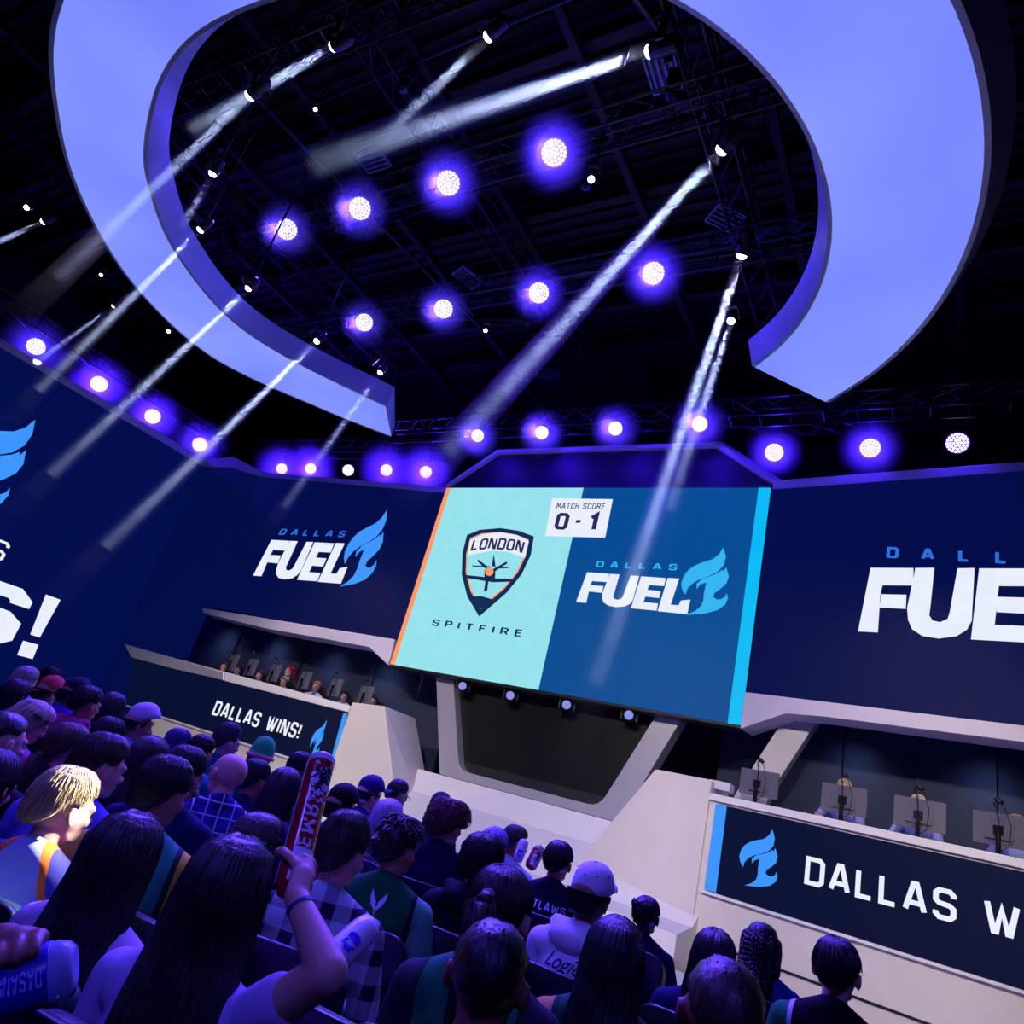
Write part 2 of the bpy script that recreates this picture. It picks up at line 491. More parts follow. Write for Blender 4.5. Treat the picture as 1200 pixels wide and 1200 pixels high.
# build the U frame from quads so that it stays a clean solid
mbf = MB(); inn = [(xl_t+.42, zt)] + list(reversed([p for p in inner if p[1] < zt-.25])) + [(xr_t-.42, zt)]
nI = len(inn)
def on_outer(i):
    t = i/(nI-1)
    if i == 0: return outer[0]
    if i == nI-1: return outer[3]
    p = inn[i]
    if p[0] < 0: return (xl_b, zb) if p[1] < zb+.4 else outer[0]
    return (xr_b, zb) if p[1] < zb+.4 else outer[3]
for i in range(nI-1):
    q = [inn[i], inn[i+1], on_outer(i+1), on_outer(i)]
    q2 = [q[0]]
    for p in q[1:]:
        if (Vector(p)-Vector(q2[-1])).length > 1e-4: q2.append(p)
    if len(q2) > 2: mbf.prism([PG.w(a, z, .0) for a, z in q2], -PG.n*.35)
rel(mbf.build('pale_frame', M_silver, e), e)
rel(solid('dark_panel', PG, None, .06, M_glass, e, off=-.22, uvs=[(xl_t+.2, zt+.3), (xl_b+.2, zb+.05), (xr_b-.2, zb+.05), (xr_t-.2, zt+.3)]), e)
rel(solid('kick_panel', PG, None, .05, mat('grey_kick', '14161c', .5, noise=.1, scale=9), e, off=-.2, uvs=[(xl_b+.3, PG.uv(560, 896)[1]), (xl_b+.3, zb+.1), (xr_b-.3, zb+.1), (xr_b-.3, PG.uv(560, 896)[1])]), e)

# ---- logos, digitised once on the left team screen
def z6(pts): return [(280+x/6, 580+y/6) for x, y in pts]
FLAME = [z6([(1042, 110), (1037, 180), (1010, 245), (965, 298), (905, 338), (850, 365), (810, 395), (770, 440), (747, 487), (741, 450), (748, 400), (775, 345), (810, 297), (855, 258), (905, 230), (960, 205), (1005, 165)]),
         z6([(1018, 262), (1014, 330), (988, 385), (945, 430), (905, 465), (890, 498), (905, 515), (932, 510), (955, 490), (970, 462), (966, 500), (940, 550), (890, 595), (820, 625), (713, 646), (770, 610), (810, 570), (835, 520), (850, 470), (868, 425), (884, 385), (850, 400), (820, 437), (830, 398), (868, 360), (920, 335), (965, 308), (996, 280), (994, 300)])]
FUEL = [('F', z6([(232, 318), (356, 325), (330, 392), (242, 388), (224, 420), (160, 572), (103, 568)])), ('F', z6([(226, 424), (297, 428), (275, 482), (201, 475)])),
        ('U', z6([(362, 325), (415, 327), (350, 470), (332, 508), (334, 528), (352, 535), (378, 522), (392, 500), (478, 332), (524, 333), (440, 530), (415, 562), (378, 586), (325, 595), (283, 585), (264, 560), (266, 525), (280, 480)])),
        ('E', z6([(536, 335), (671, 342), (646, 406), (562, 402), (495, 545), (575, 551), (552, 608), (412, 598)])), ('E', z6([(542, 443), (617, 448), (592, 505), (518, 498)])),
        ('L', z6([(684, 340), (745, 342), (645, 555), (688, 558), (712, 518), (765, 508), (718, 625), (558, 612)]))]
FLo = [px(PL, p) for p in FLAME]; FUo = [px(PL, p) for _, p in FUEL]
_a, _b = FUo[0][0], FUo[5][1]; _k = (_b[1]-_a[1])/(_b[0]-_a[0])
def level(P_): return [[(a, z-_k*(a-_a[0])) for a, z in p] for p in P_]
FLu, FUu = level(FLo), level(FUo)      # the marks with their top line made level


def place_logo(polys, ref, pl, anchors, name, m, parent, off=.02, uniform=True):
    """ref: two reference points in PL plane coordinates; anchors: their pixels on pl"""
    r0, r1 = ref; t0 = pl.uv(*anchors[0]); t1 = pl.uv(*anchors[1])
    kz = (t1[1]-t0[1])/(r1[1]-r0[1]); kx = kz if uniform else (t1[0]-t0[0])/(r1[0]-r0[0])
    out = []
    for grp in ([[0, 1], [2], [3, 4], [5]] if len(polys) == 6 else [[i] for i in range(len(polys))]):
        mb = MB()
        for i in grp:
            mb.prism([pl.w(t0[0]+(a-r0[0])*kx, t0[1]+(z-r0[1])*kz, off) for a, z in polys[i]], -pl.n*.008)
        out.append(mb.build(name, m, parent))
    return out


def team_logo(pl, parent, base, fuel_a, flame_a, uni=True, words=None, mf=None):
    fr = (FUu[0][0], FUu[0][6]) if len(fuel_a) == 2 and uni == 'h' else (FUu[0][0], FUu[5][6])
    rel(place_logo(FUu, fr, pl, fuel_a, 'team_letter', L_white, parent, uniform=(uni == 'h')), base)
    if flame_a:
        rel(place_logo(FLu, (FLu[0][0], FLu[1][14]), pl, flame_a, 'flame_logo', mf or L_flame, parent, uniform=False), base)
    if words: rel(text_on(pl, 'DALLAS', *words, 'city_letter', L_dallas if mf is None else L_flame2, parent, t=.2, track=.75), base)


# ---- centre screen
s = empty('led_screen', PC.w(0, 4.0), 0, 'tilted centre LED screen showing the match score 0 - 1', 'screen', 'LED screens of the stage')
cTL, cTR, cBL, cBR = PC.uv(523, 572), PC.uv(904, 571), PC.uv(457, 778), PC.uv(868, 850)
x0 = (cTL[0]+cBL[0])/2; x1 = (cTR[0]+cBR[0])/2; zt = (cTL[1]+cTR[1])/2; zb = (cBL[1]+cBR[1])/2
xs = (PC.uv(684, 571)[0]); xs2 = PC.uv(631, 808)[0]
rel(solid('screen_body', PC, None, .4, M_black, s, off=-.01, uvs=[(x0, zb-.06), (x1, zb-.06), (x1, zt), (x0, zt)], bevel=.02), s)
rel(solid('cyan_half', PC, None, .008, L_cyan, s, off=.0, uvs=[(x0+.13, zb), (xs2, zb), (xs, zt), (x0+.13, zt)]), s)
rel(solid('blue_half', PC, None, .008, L_blue, s, off=.0, uvs=[(xs2, zb), (x1-.22, zb), (x1-.22, zt), (xs, zt)]), s)
rel(solid('orange_edge', PC, None, .008, L_orange, s, off=.0, uvs=[(x0, zb), (x0+.13, zb), (x0+.13, zt), (x0, zt)]), s)
rel(solid('sky_blue_edge', PC, None, .008, L_sky, s, off=.0, uvs=[(x1-.22, zb), (x1, zb), (x1, zt), (x1-.22, zt)]), s)
rel(solid('score_box', PC, [(647, 584), (718, 585), (709, 630), (639, 628)], .006, L_white, s, off=.012), s)
rel(text_on(PC, 'MATCH SCORE', (652, 596.5), (708.5, 597.5), (653.5, 589.5), 'heading_letter', L_ink2, s, t=.16, track=.22), s)
rel(text_on(PC, '0', (649, 621), (664, 622), (654, 600.5), 'score_digit', L_ink2, s, t=.24), s)
rel(text_on(PC, '-', (671, 622), (680, 622), (675, 601), 'score_dash', L_ink2, s, t=.2), s)
rel(text_on(PC, '1', (688, 623), (698, 623.5), (692, 601), 'score_digit', L_ink2, s, t=.24), s)
team_logo(PC, s, s, [(688.5, 671), (805.5, 720)], [(848, 642), (804.7, 721)], uni=False, words=((698.5, 664.8), (793, 669), (700.5, 657.8)), mf=L_flame2)


def zc(pts): return [(520+x*340/1200, 600+y*340/1200) for x, y in pts]
SH = zc([(97, 96), (150, 74), (235, 67), (310, 78), (374, 102), (360, 180), (322, 260), (260, 335), (147, 433), (98, 350), (75, 260), (78, 170)])
shu = px(PC, SH); cx = sum(p[0] for p in shu)/len(shu); cz_ = sum(p[1] for p in shu)/len(shu)
def shrink(k): return [(cx+(a-cx)*k, cz_+(z-cz_)*k) for a, z in shu]
rel(solid('crest_border', PC, None, .004, L_ink, s, off=.010, uvs=shu), s)
rel(solid('crest_line', PC, None, .004, L_orange, s, off=.013, uvs=shrink(.87)), s)
rel(solid('crest_field', PC, None, .004, L_cyan, s, off=.016, uvs=shrink(.83)), s)
rel(solid('crest_banner', PC, zc([(108, 118), (160, 92), (235, 84), (305, 96), (352, 120), (335, 190), (270, 165), (200, 160), (100, 178)]), .004, L_white, s, off=.019), s)
rel(text_on(PC, 'LONDON', *[(520+x*340/1200, 600+y*340/1200) for x, y in ((112, 163), (326, 172), (118, 115))], 'crest_letter', L_ink2, s, t=.2, track=.14, off=.026, bend=.06), s)
crest_pl = zc([(187, 248)])[0]
mbp = MB()
for poly in ([(200, 225), (209, 175), (216, 228)], [(200, 240), (145, 198), (140, 205), (190, 250)], [(205, 238), (262, 206), (265, 214), (212, 248)],
             [(120, 222), (195, 226), (195, 230), (120, 227)], [(215, 230), (270, 230), (270, 234), (215, 236)],
             [(93, 262), (170, 270), (178, 258), (210, 262), (215, 276), (284, 277), (280, 290), (205, 292), (98, 275)],
             [(178, 262), (190, 258), (182, 325), (168, 330)], [(115, 350), (160, 350), (212, 365), (148, 405)],
             [(170, 240), (215, 240), (215, 268), (170, 268)]):
    slab(mbp, PC, px(PC, zc(poly)), .004, .022)
rel(mbp.build('crest_aeroplane', L_ink, s), s)
sp = px(PC, zc([(190+18*math.cos(t*.5236), 248+18*math.sin(t*.5236)) for t in range(12)]))
rel(solid('crest_spinner', PC, None, .004, L_orange, s, off=.025, uvs=sp), s)
rel(text_on(PC, 'SPITFIRE', (506, 733.5), (611.5, 747), (508, 725.5), 'name_letter', L_ink, s, t=.2, track=.62), s)

# hood over the centre screen
h = empty('screen_hood', PC.w(0, 5.0), 0, 'dark navy hood with sloped shoulders above the centre screen', 'stage set')
hood = px(PC, [(524, 572), (582, 533), (829, 519), (897, 553), (903, 571)])
hx = max(-hood[1][0], hood[2][0]); hz = (hood[1][1]+hood[2][1])/2
hood = [(x0, zt+.02), (x0+.0, zt+.06), (-hx, hz), (hx, hz), (x1, zt+.1), (x1, zt+.02)]
rel(solid('hood_face', PC, None, .3, M_navy, h, off=-.12, uvs=hood), h)
rel(solid('hood_rim', PC, None, .7, M_lip, h, off=-.02, uvs=[(-hx, hz), (hx, hz), (x1, zt+.1), (x1+.1, zt+.12), (hx+.04, hz+.09), (-hx-.04, hz+.09), (x0-.1, zt+.08), (x0, zt+.06)]), h)
rel(solid('hood_shoulder', PC, None, .7, M_lip, h, off=-.35, uvs=[(-hx-.04, hz+.3), (hx+.04, hz+.3), (x1+.55, zt+.02), (x1, zt-.02), (x0, zt-.02), (x0-.55, zt+.02)]), h)

# ---- left and right team screens with their lips
def team_screen(pl, a0, a1, z0, z1, label, lip_low, lip_high, sgn):
    e = empty('led_screen', pl.w((a0+a1)/2, (z0+z1)/2), 0, label, 'screen', 'LED screens of the stage')
    rel(solid('screen_panel', pl, None, .25, L_navy, e, off=0, uvs=[(a0, z0), (a1, z0), (a1, z1), (a0, z1)]), e)
    rel(solid('lower_lip', pl, None, .55, M_lip, e, off=.06, uvs=lip_low, bevel=.01), e)
    rel(solid('upper_lip', pl, None, .55, M_lip, e, off=-.02, uvs=lip_high, bevel=.01), e)
    return e


zlo = PL.uv(464, 750)[1]; zlo_l = PL.uv(238, 713)[1]; zhi = PL.uv(480, 574)[1]
aL0 = PL.uv(238, 713)[0]
eL = team_screen(PL, aL0, .0, zlo, zhi, 'left navy LED screen with the team name and flame',
                 px(PL, [(238, 713), (464, 750), (456, 780), (434, 759), (312, 737), (240, 719)]),
                 [(aL0, zhi), (.0, zhi), (.0, zhi+.16), (aL0, zhi+.16)], -1)
rel(place_logo(FUo, (FUo[0][0], FUo[5][6]), PL, [FUEL[0][1][0], FUEL[5][1][6]], 'team_letter', L_white, eL), eL)
rel(place_logo(FLo, (FLo[0][0], FLo[1][14]), PL, [FLAME[0][0], FLAME[1][14]], 'flame_logo', L_flame, eL), eL)
rel(text_on(PL, 'DALLAS', (326.5, 627), (403, 630), (328, 619.5), 'city_letter', L_dallas, eL, t=.2, track=.75, slant=.2), eL)
zr0 = (PR.uv(874, 812)[1]+PR.uv(1200, 857)[1])/2; zr1 = (PR.uv(904, 572)[1]+PR.uv(1200, 554)[1])/2
eR = team_screen(PR, .02, 7.2, zr0, zr1, 'right navy LED screen with the large team name',
                 px(PR, [(874, 812)]) + [(7.2, zr0), (7.2, PR.uv(1200, 871)[1])] + px(PR, [(968, 841), (922, 837), (869, 855)]),
                 [(.02, zr1), (7.2, zr1), (7.2, zr1+.16), (.02, zr1+.2)], 1)
team_logo(PR, eR, eR, [(1020.5, 666), (1001, 740)], None, uni='h')
rel(text_on(PR, 'DALLAS', (1039, 654.5), (1181, 661.5), (1040.5, 641), 'city_letter', L_dallas, eR, t=.24, track=1.55, upto='DALL'), eR)

# corner piece between the left screen and the big side screen
P0 = PL.w(aL0, 0); P1 = PB.w(0, 0)
ang = math.degrees(math.atan2(P0.y-P1.y, P0.x-P1.x)); PK = Plane(P1.x, P1.y, ang); Lk = (P0-P1).xy.length
k = empty('corner_panel', PK.w(Lk/2, 3), 0, 'angled navy panel joining the side screen to the left screen', 'stage set')
zk = PB.uv(235, 545)[1]
rel(solid('panel_face', PK, None, .25, L_navy, k, uvs=[(0, -1.2), (Lk, -1.2), (Lk, zhi), (Lk*.45, zk+.1), (0, zk)]), k)
rel(solid('upper_lip', PK, None, .5, M_lip, k, off=.03, uvs=[(0, zk-.02), (Lk*.45, zk+.1), (Lk, zhi), (Lk, zhi+.16), (Lk*.45, zk+.42), (0, zk+.22)]), k)
b = empty('led_screen', PB.w(-6, 3), 0, 'huge side LED screen along the left wall', 'screen', 'LED screens of the stage')
ab = PB.uv(12, 414)[0]; zpk = PB.uv(12, 414)[1]
rel(solid('screen_panel', PB, None, .3, L_bigblue, b, uvs=[(ab-7, -1.3), (0, -1.3), (0, zk), (ab, zpk), (ab-.5, zpk+.02), (ab-7, zpk-.4)]), b)
rel(solid('upper_lip', PB, None, .5, M_lip, b, off=.03, uvs=[(0, zk), (ab, zpk), (ab-.5, zpk+.02), (ab-7, zpk-.4), (ab-7, zpk-.2), (ab-.5, zpk+.2), (ab+.02, zpk+.18), (0, zk+.2)]), b)
ex = [(53.6+0, 696.6), (70.6, 703), (46.2, 747), (35.2, 743.4)]
mb = MB(); slab(mb, PB, px(PB, ex), .008, .02); rel(mb.build('exclamation_bar', L_white, b), b)
mb = MB(); slab(mb, PB, px(PB, [(26.9, 750.8), (44.8, 755.7), (37.9, 772.2), (20, 767.5)]), .008, .02); rel(mb.build('exclamation_dot', L_white, b), b)
bl0 = PB.uv(20, 767.5); tl0 = PB.uv(53.6, 696.6); Hh = tl0[1]-bl0[1]
def big_word(s_, right_a, z0_, hh, t, track, name, m_):
    g, W = glyphs(s_, t, track); k_ = hh
    for q in g:
        mb = MB()
        for quad in q: mb.prism([PB.w(right_a-(W-x)*k_*1.08, z0_+y*hh, .02) for x, y in quad], -PB.n*.008)
        rel(mb.build(name, m_, b), b)
big_word('WINS', PB.uv(41, 700)[0], bl0[1], Hh, .27, .16, 'result_letter', L_white)
s0 = PB.uv(13.7, 637); s1 = PB.uv(0, 632)[1]; s2 = PB.uv(0, 659)[1]
big_word('DALLAS', s0[0], s2, s1-s2, .13, .3, 'city_letter', L_white)
ft = PB.uv(41, 492); fh = PB.uv(14.5, 573); r0 = FLu[0][0]; r1 = FLu[1][9]
kz = (fh[1]-ft[1])/(r1[1]-r0[1]); kx = (fh[0]-ft[0])/(r1[0]-r0[0])
for p in FLu:
    mb = MB(); mb.prism([PB.w(ft[0]+(a-r0[0])*kz*1.0, ft[1]+(z-r0[1])*kz, .02) for a, z in p], -PB.n*.008); rel(mb.build('flame_logo', L_flame, b), b)

# ---- desks
def desk(pl, a0, a1, label, zt_, zp, zq, stripe, left, panel_px=None, top_px=None):
    """a0..a1 along the front; zp panel top, zq panel bottom"""
    e = empty('player_desk', pl.w((a0+a1)/2, -1.5), 0, label, 'desk', 'player desks on the stage')
    lo, hi = min(a0, a1), max(a0, a1)
    l2 = lo+(.5 if left else 0); rel(solid('desk_front', pl, None, .12, M_beige, e, off=0, uvs=[(l2, -1.45), (hi, -1.45), (hi, zt_-.02), (l2, zt_-.02)]), e)
    rel(solid('desk_top', pl, None, 1.0, M_white, e, off=.05, uvs=top_px or [(lo, zp+.03), (hi, zp+.03), (hi, zt_), (lo, zt_)], bevel=.012), e)
    rel(solid('kick_gap', pl, None, .03, M_black, e, off=.012, uvs=[(lo, -1.08), (hi, -1.08), (hi, -1.05), (lo, -1.05)]), e)  # black strip stands in for the shadow gap near the floor
    pn = [(lo+.12, zq), (hi-.12, zq), (hi-.12, zp), (lo+.12, zp)] if not left else [(lo+.12, zq), (hi-.05, zq), (hi-.05, zp), (lo+.12, zp)]
    if panel_px: pn = panel_px
    rel(solid('led_panel', pl, None, .03, L_navy2, e, off=.03, uvs=rounded(pn, .06)), e)
    if False: pass
    lip = [(pn[0][0]-.03, pn[0][1]-.04), (pn[1][0]+.03, pn[1][1]-.04), (pn[1][0]+.03, pn[1][1]-.005), (pn[0][0]-.03, pn[0][1]-.005)]
    rel(solid('panel_lip', pl, None, .06, M_white, e, off=.06, uvs=lip), e)
    if left:
        rel(solid('blue_edge_light', pl, [(402.5, 835.5), (407.2, 836.8), (389, 905), (384, 903)], .01, L_stripe, e, off=.036), e); return e
    sx = pn[0][0] if not left else pn[1][0]-.17
    rel(solid('blue_edge_light', pl, None, .01, L_stripe, e, off=.035, uvs=rounded([(sx, (pn[1][1] if left else zq)+.005), (sx+.17, (pn[1][1] if left else zq)+.005), (sx+.17, zp-.005), (sx, zp-.005)], .02)), e)
    return e


zpR = PDR.uv(853, 945)[1]; zqR = (PDR.uv(838, 1048)[1]+PDR.uv(1200, 1158)[1])/2
ztR = zpR+.13
aR = PDR.uv(840, 942)[0]-.12
dR = desk(PDR, aR, 7.0, 'right player desk with a blue flame and white winning words', ztR, zpR, zqR, None, False)
rel(place_logo(FLu, (FLu[0][0], FLu[1][14]), PDR, [(906.5, 973), (874, 1038)], 'flame_logo', L_flame, dR, off=.045, uniform=False), dR)
rel(text_on(PDR, 'DALLAS WINS!', (943.5, 1036.5), (1121.5, 1083.5), (948, 1003), 'result_letter', L_white, dR, t=.19, track=.2, off=.045, upto='DALLAS'), dR)
zpL = PDL.uv(408, 834)[1]; zqL = PDL.uv(298, 874)[1]
aL = PDL.uv(409, 834)[0]+.05
dL = desk(PDL, PDL.uv(165, 770)[0], aL, 'left player desk with white winning words beside the pylon', zpL+.12, zpL, zqL, None, True,
          panel_px=px(PDL, [(150, 826), (396, 905), (409, 834), (155, 771)]), top_px=px(PDL, [(147, 755), (200, 770), (262, 787), (340, 808), (413, 828), (409, 835), (156, 771)]))
rel(place_logo(FLu, (FLu[0][0], FLu[1][14]), PDL, [(384, 844), (361, 890)], 'flame_logo', L_flame, dL, off=.045, uniform=False), dL)
rel(text_on(PDL, 'DALLAS WINS!', (249, 838), (350, 867), (253, 820), 'result_letter', L_white, dL, t=.2, track=.2, off=.045), dL)
# tapering silver blade at the far end of the left desk
bl = empty('silver_fin', PDL.P(200, 775), 0, 'silver fin tapering off the far left end of the left desk', 'stage set')
tip = px(PDL, [(148, 756), (240, 779)]); at0 = px(PDL, [(158, 772), (240, 790)])
rel(solid('blade', PDL, [(147, 755), (200, 770), (262, 788), (262, 797), (200, 783), (156, 771)], .35, M_silver, bl, off=.1, bevel=.01), bl)

# ---- pylons at the inner ends of the desks
def pylon(pl, tops, crease_top, crease_bot, depth, label):
    pass


def loft(mb, A, B_):
    n = len(A); mb.add([*A, *B_], [tuple(range(n)), tuple(range(2*n-1, n-1, -1))] + [(k, n+k, n+(k+1) % n, (k+1) % n) for k in range(n)]); return mb


# right pylon: front face in the desk plane, inner edge splays toward the middle at the foot
def mk_pylon(pl, inner_top, inner_bot, outer_a, ztop_in, ztop_out, sgn, label):
    e = empty('desk_pylon', pl.w(inner_bot[0], -1.5), 0, label, 'stage set', 'pale pylons at the inner ends of the desks')
    it = pl.w(inner_top[0], inner_top[1], .06); ib = pl.w(inner_bot[0], -1.45, .06)
    ot = pl.w(outer_a, ztop_out, .06); ob = pl.w(outer_a, -1.45, .06)
    mid = pl.w(outer_a-.25*sgn*-1*0, ztop_out, .06)
    dv = Vector((0, 1.15, 0)); inw = Vector((sgn*.45, 0, 0))
    fr = [ib, ob, ot, it]
    bk = [ib+dv-inw*.3, ob+dv, ot+dv, it+dv+inw*.1]
    o_ = loft(MB(), fr, bk).build('pylon_body', M_beige, e, bevel=.02); rel(o_, e)
    return e


itR = PDR.uv(770, 902); ibR = PDR.uv(688, 1000)
kR = (ibR[0]-itR[0])/(ibR[1]-itR[1]); abR = itR[0]+kR*(-1.45-itR[1])
mk_pylon(PDR, itR, (abR, -1.45), aR+.02, itR[1], PDR.uv(832, 914)[1], 1, 'large pale pylon at the near end of the right desk')
itL = PDL.uv(452, 828); ibL = PDL.uv(462, 915)
kL = (ibL[0]-itL[0])/(ibL[1]-itL[1]); abL = itL[0]+kL*(-1.45-itL[1])
mk_pylon(PDL, itL, (abL, -1.45), aL-.02, itL[1], PDL.uv(416, 824)[1], -1, 'pale creased pylon at the right end of the left desk')
MB().box(tuple(PDR.P(846, 922, -.3)), (.3, .3, .12)).build('cable_box', M_lip)
tag(bpy.data.objects['cable_box'], 'small lilac box on the right pylon beside the first monitor', 'box')
# right splayed strut in front of the backdrop
e = empty('stage_strut', PG.P(870, 925), 0, 'pale slanted strut rising behind the first right monitor', 'stage set')
rel(solid('strut', PG, [(923, 836), (960, 841), (905, 925), (890, 960), (850, 955), (862, 930)], .3, M_silver, e, off=-.05), e)

# ---- the halo ring overhead (measured in plan at 6.87 m above the eye)
def arc_(cx, cy, r_, a0, a1, n): return [(cx+r_*math.cos(R(a0+(a1-a0)*i/(n-1))), cy+r_*math.sin(R(a0+(a1-a0)*i/(n-1)))) for i in range(n)]
def crom(P_, n=8):
    out = []
    for i in range(len(P_)-1):
        p0 = P_[max(i-1, 0)]; p1 = P_[i]; p2 = P_[i+1]; p3 = P_[min(i+2, len(P_)-1)]
        for j in range(n):
            t = j/n
            out.append(tuple(.5*((2*b)+(c-a)*t+(2*a-5*b+4*c-d)*t*t+(3*b-a-3*c+d)*t**3) for a, b, c, d in zip(p0, p1, p2, p3)))
    out.append(P_[-1]); return out


HR = 6.87
OUT = [(-1.591, 1.499), (-1.751, 1.312), (-1.935, 1.016), (-1.888, .705), (-1.698, .432), (-1.464, .25), (-1.262, .155), (-.98, .105)] + arc_(-.701, .869, .751, -90, 51, 14)
INN = [(-1.472, 1.325), (-1.632, 1.065), (-1.680, .866), (-1.607, .643), (-1.486, .491), (-1.368, .4), (-1.162, .309), (-.949, .29)] + arc_(-.711, .874, .54, -78, 50.5, 13)
def resample(P_, n):
    d = [0]
    for a, b in zip(P_[:-1], P_[1:]): d.append(d[-1]+math.dist(a, b))
    out = []; j = 0
    for i in range(n):
        t = d[-1]*i/(n-1)
        while j < len(d)-2 and d[j+1] < t: j += 1
        u = (t-d[j])/(d[j+1]-d[j]); out.append((P_[j][0]+(P_[j+1][0]-P_[j][0])*u, P_[j][1]+(P_[j+1][1]-P_[j][1])*u))
    return out
NR = 120
oo = [Vector((x*HR, y*HR, 0)) for x, y in resample(crom(OUT), NR)]; ii = [Vector((x*HR, y*HR, 0)) for x, y in resample(crom(INN), NR)]
def nrm(P_, i, s):
    a = P_[max(i-1, 0)]; b = P_[min(i+1, NR-1)]; d = (b-a).normalized(); return Vector((d.y, -d.x, 0))*s
rg = empty('halo_ring', (-6.5, 5.5, Z(HR)), 0, 'giant glowing blue C-shaped ring hanging over the stage', 'light')
base = Vector((-6.5, 5.5, 0)); hh = .42; fl_o = .2; fl_i = .13
oo = [p-base for p in oo]; ii = [p-base for p in ii]
cen = Vector((-.95*HR, .85*HR, 0))-base
def outn(P_, i):
    n_ = nrm(P_, i, 1)
    return n_ if n_.dot(P_[i]-cen) > 0 else -n_
ot_ = [oo[i]+outn(oo, i)*fl_o+Vector((0, 0, hh)) for i in range(NR)]; it_ = [ii[i]-outn(ii, i)*fl_i+Vector((0, 0, hh)) for i in range(NR)]
ins = [oo[i]-outn(oo, i)*.06 for i in range(NR)]; iin = [ii[i]+outn(ii, i)*.05 for i in range(NR)]
def band(A, B_, i0, i1, th=None):
    mb = MB(); n = i1-i0+1; mb.add(A[i0:i1+1]+B_[i0:i1+1], [(k, k+1, n+k+1, n+k) for k in range(n-1)]); return mb
band(ins, iin, 0, NR-1).build('light_panel', M_ringface, rg, loc=(0, 0, -.005))
for A, B_, nm in ((oo, ot_, 'outer_rim'), (ii, it_, 'inner_rim')):
    for j in range(8):
        i0 = round(j*(NR-1)/8); i1 = round((j+1)*(NR-1)/8)
        band(A, B_, i0, i1).build(nm, M_ringrim, rg, smooth=True)
mb = band(oo, ins, 0, NR-1); mb.add(*(lambda q: (q.v, q.f))(band(ii, iin, 0, NR-1))); mb.build('face_edge', M_ringrim, rg)
band(ot_, it_, 0, NR-1).build('top_cover', M_black, rg)
for i in (0, NR-1):
    MB().add([oo[i], ii[i], it_[i], ot_[i]], [(0, 1, 2, 3)]).build('end_cap', M_ringrim, rg)
for j in (6, 30, 60, 90, 113):
    MB().tube(oo[j]*.5+ii[j]*.5+Vector((0, 0, hh)), oo[j]*.5+ii[j]*.5+Vector((0, 0, 4.0)), .012).build('hanging_cable', M_black, rg)


# ---------------------------------------------------------------- ceiling rig
M_purple = lamp_mat('led_lens_purple', '5a34ff', 3.0); M_dot = lamp_mat('led_dot_white', 'c9d2ff', 5.0); M_hot = lamp_mat('beam_lens_white', 'f4f4ff', 12.0)
M_dim = lamp_mat('small_lens_white', 'dcd8ff', 3.0)
RX = Matrix.Rotation(math.pi/2, 4, 'X')


def truss(a, b, label, w_=.4, group='black roof trusses', step=.55):
    a = Vector(a); b = Vector(b); d = b-a; L = d.length; q = d.to_track_quat('X', 'Z')
    e = empty('lighting_truss', a, 0, label, 'truss', group); e.rotation_euler = q.to_euler()
    for sy in (-1, 1):
        for sz in (-1, 1):
            MB().tube((0, sy*w_/2, sz*w_/2), (L, sy*w_/2, sz*w_/2), .026, n=6).build('chord', M_truss, e)
    mb = MB(); n = max(2, int(L/step))
    for i in range(n):
        x0_, x1_ = L*i/n, L*(i+1)/n
        for s1, s2 in (((-1, -1), (1, -1)), ((1, -1), (1, 1)), ((1, 1), (-1, 1)), ((-1, 1), (-1, -1))):
            mb.tube((x0_, s1[0]*w_/2, s1[1]*w_/2), (x1_, s2[0]*w_/2, s2[1]*w_/2), .013, n=4, cap=False)
            mb.tube((x0_, s1[0]*w_/2, s1[1]*w_/2), (x0_, s2[0]*w_/2, s2[1]*w_/2), .013, n=4, cap=False)
    o_ = mb.build('bracing', M_truss, e); o_['kind'] = 'stuff'
    return e


truss((-14.5, 5.85, Z(9.0)), (-.5, 5.85, Z(9.0)), 'black box truss carrying the nearer row of four purple lights')
truss((-14.5, 8.45, Z(9.0)), (-.5, 8.45, Z(9.0)), 'black box truss carrying the farther row of four purple lights')
truss((-13.5, 3.3, Z(9.6)), (.5, 3.9, Z(9.6)), 'black box truss nearest the top of the picture')
truss((-12.6, 11.7, Z(7.95)), (2.6, 11.7, Z(7.95)), 'long black truss above the centre screen lights')
truss((-20.0, 12.53, Z(8.2)), (-11.4, 13.1, Z(8.2)), 'black truss above the left screen lights', )
truss((-3.4, 12.53, Z(8.2)), (3.2, 12.18, Z(8.2)), 'black truss above the right screen lights')
truss((-20.0, 3.0, Z(7.95)), (-19.6, 12.2, Z(7.95)), 'black truss above the big side screen lights')
truss((-2.9, 3.0, Z(9.6)), (-2.9, 11.0, Z(9.6)), 'black truss running away beside the right side of the ring')
truss((-12.5, 3.0, Z(9.6)), (-12.5, 11.0, Z(9.6)), 'black truss running away beside the left side of the ring')
truss((-7.8, 1.0, Z(10.2)), (-7.8, 13.0, Z(10.2)), 'black truss along the middle of the roof')

def hang(e, h_=.9):
    """a plumb pole from the fixture up to the rig"""
    mw = Matrix.LocRotScale(e.location, e.rotation_euler, e.scale); b_ = (0, 0, .12)
    o_ = MB().tube(b_, (0, 0, h_), .016, n=6).build('hanging_pole', M_truss, e)
    o_.matrix_parent_inverse = mw.inverted(); o_.location = e.location


def aimed(name, loc, target, label, cat, group):
    e = empty(name, loc, 0, label, cat, group)
    e.rotation_euler = (Vector(target)-Vector(loc)).to_track_quat('Y', 'Z').to_euler(); return e


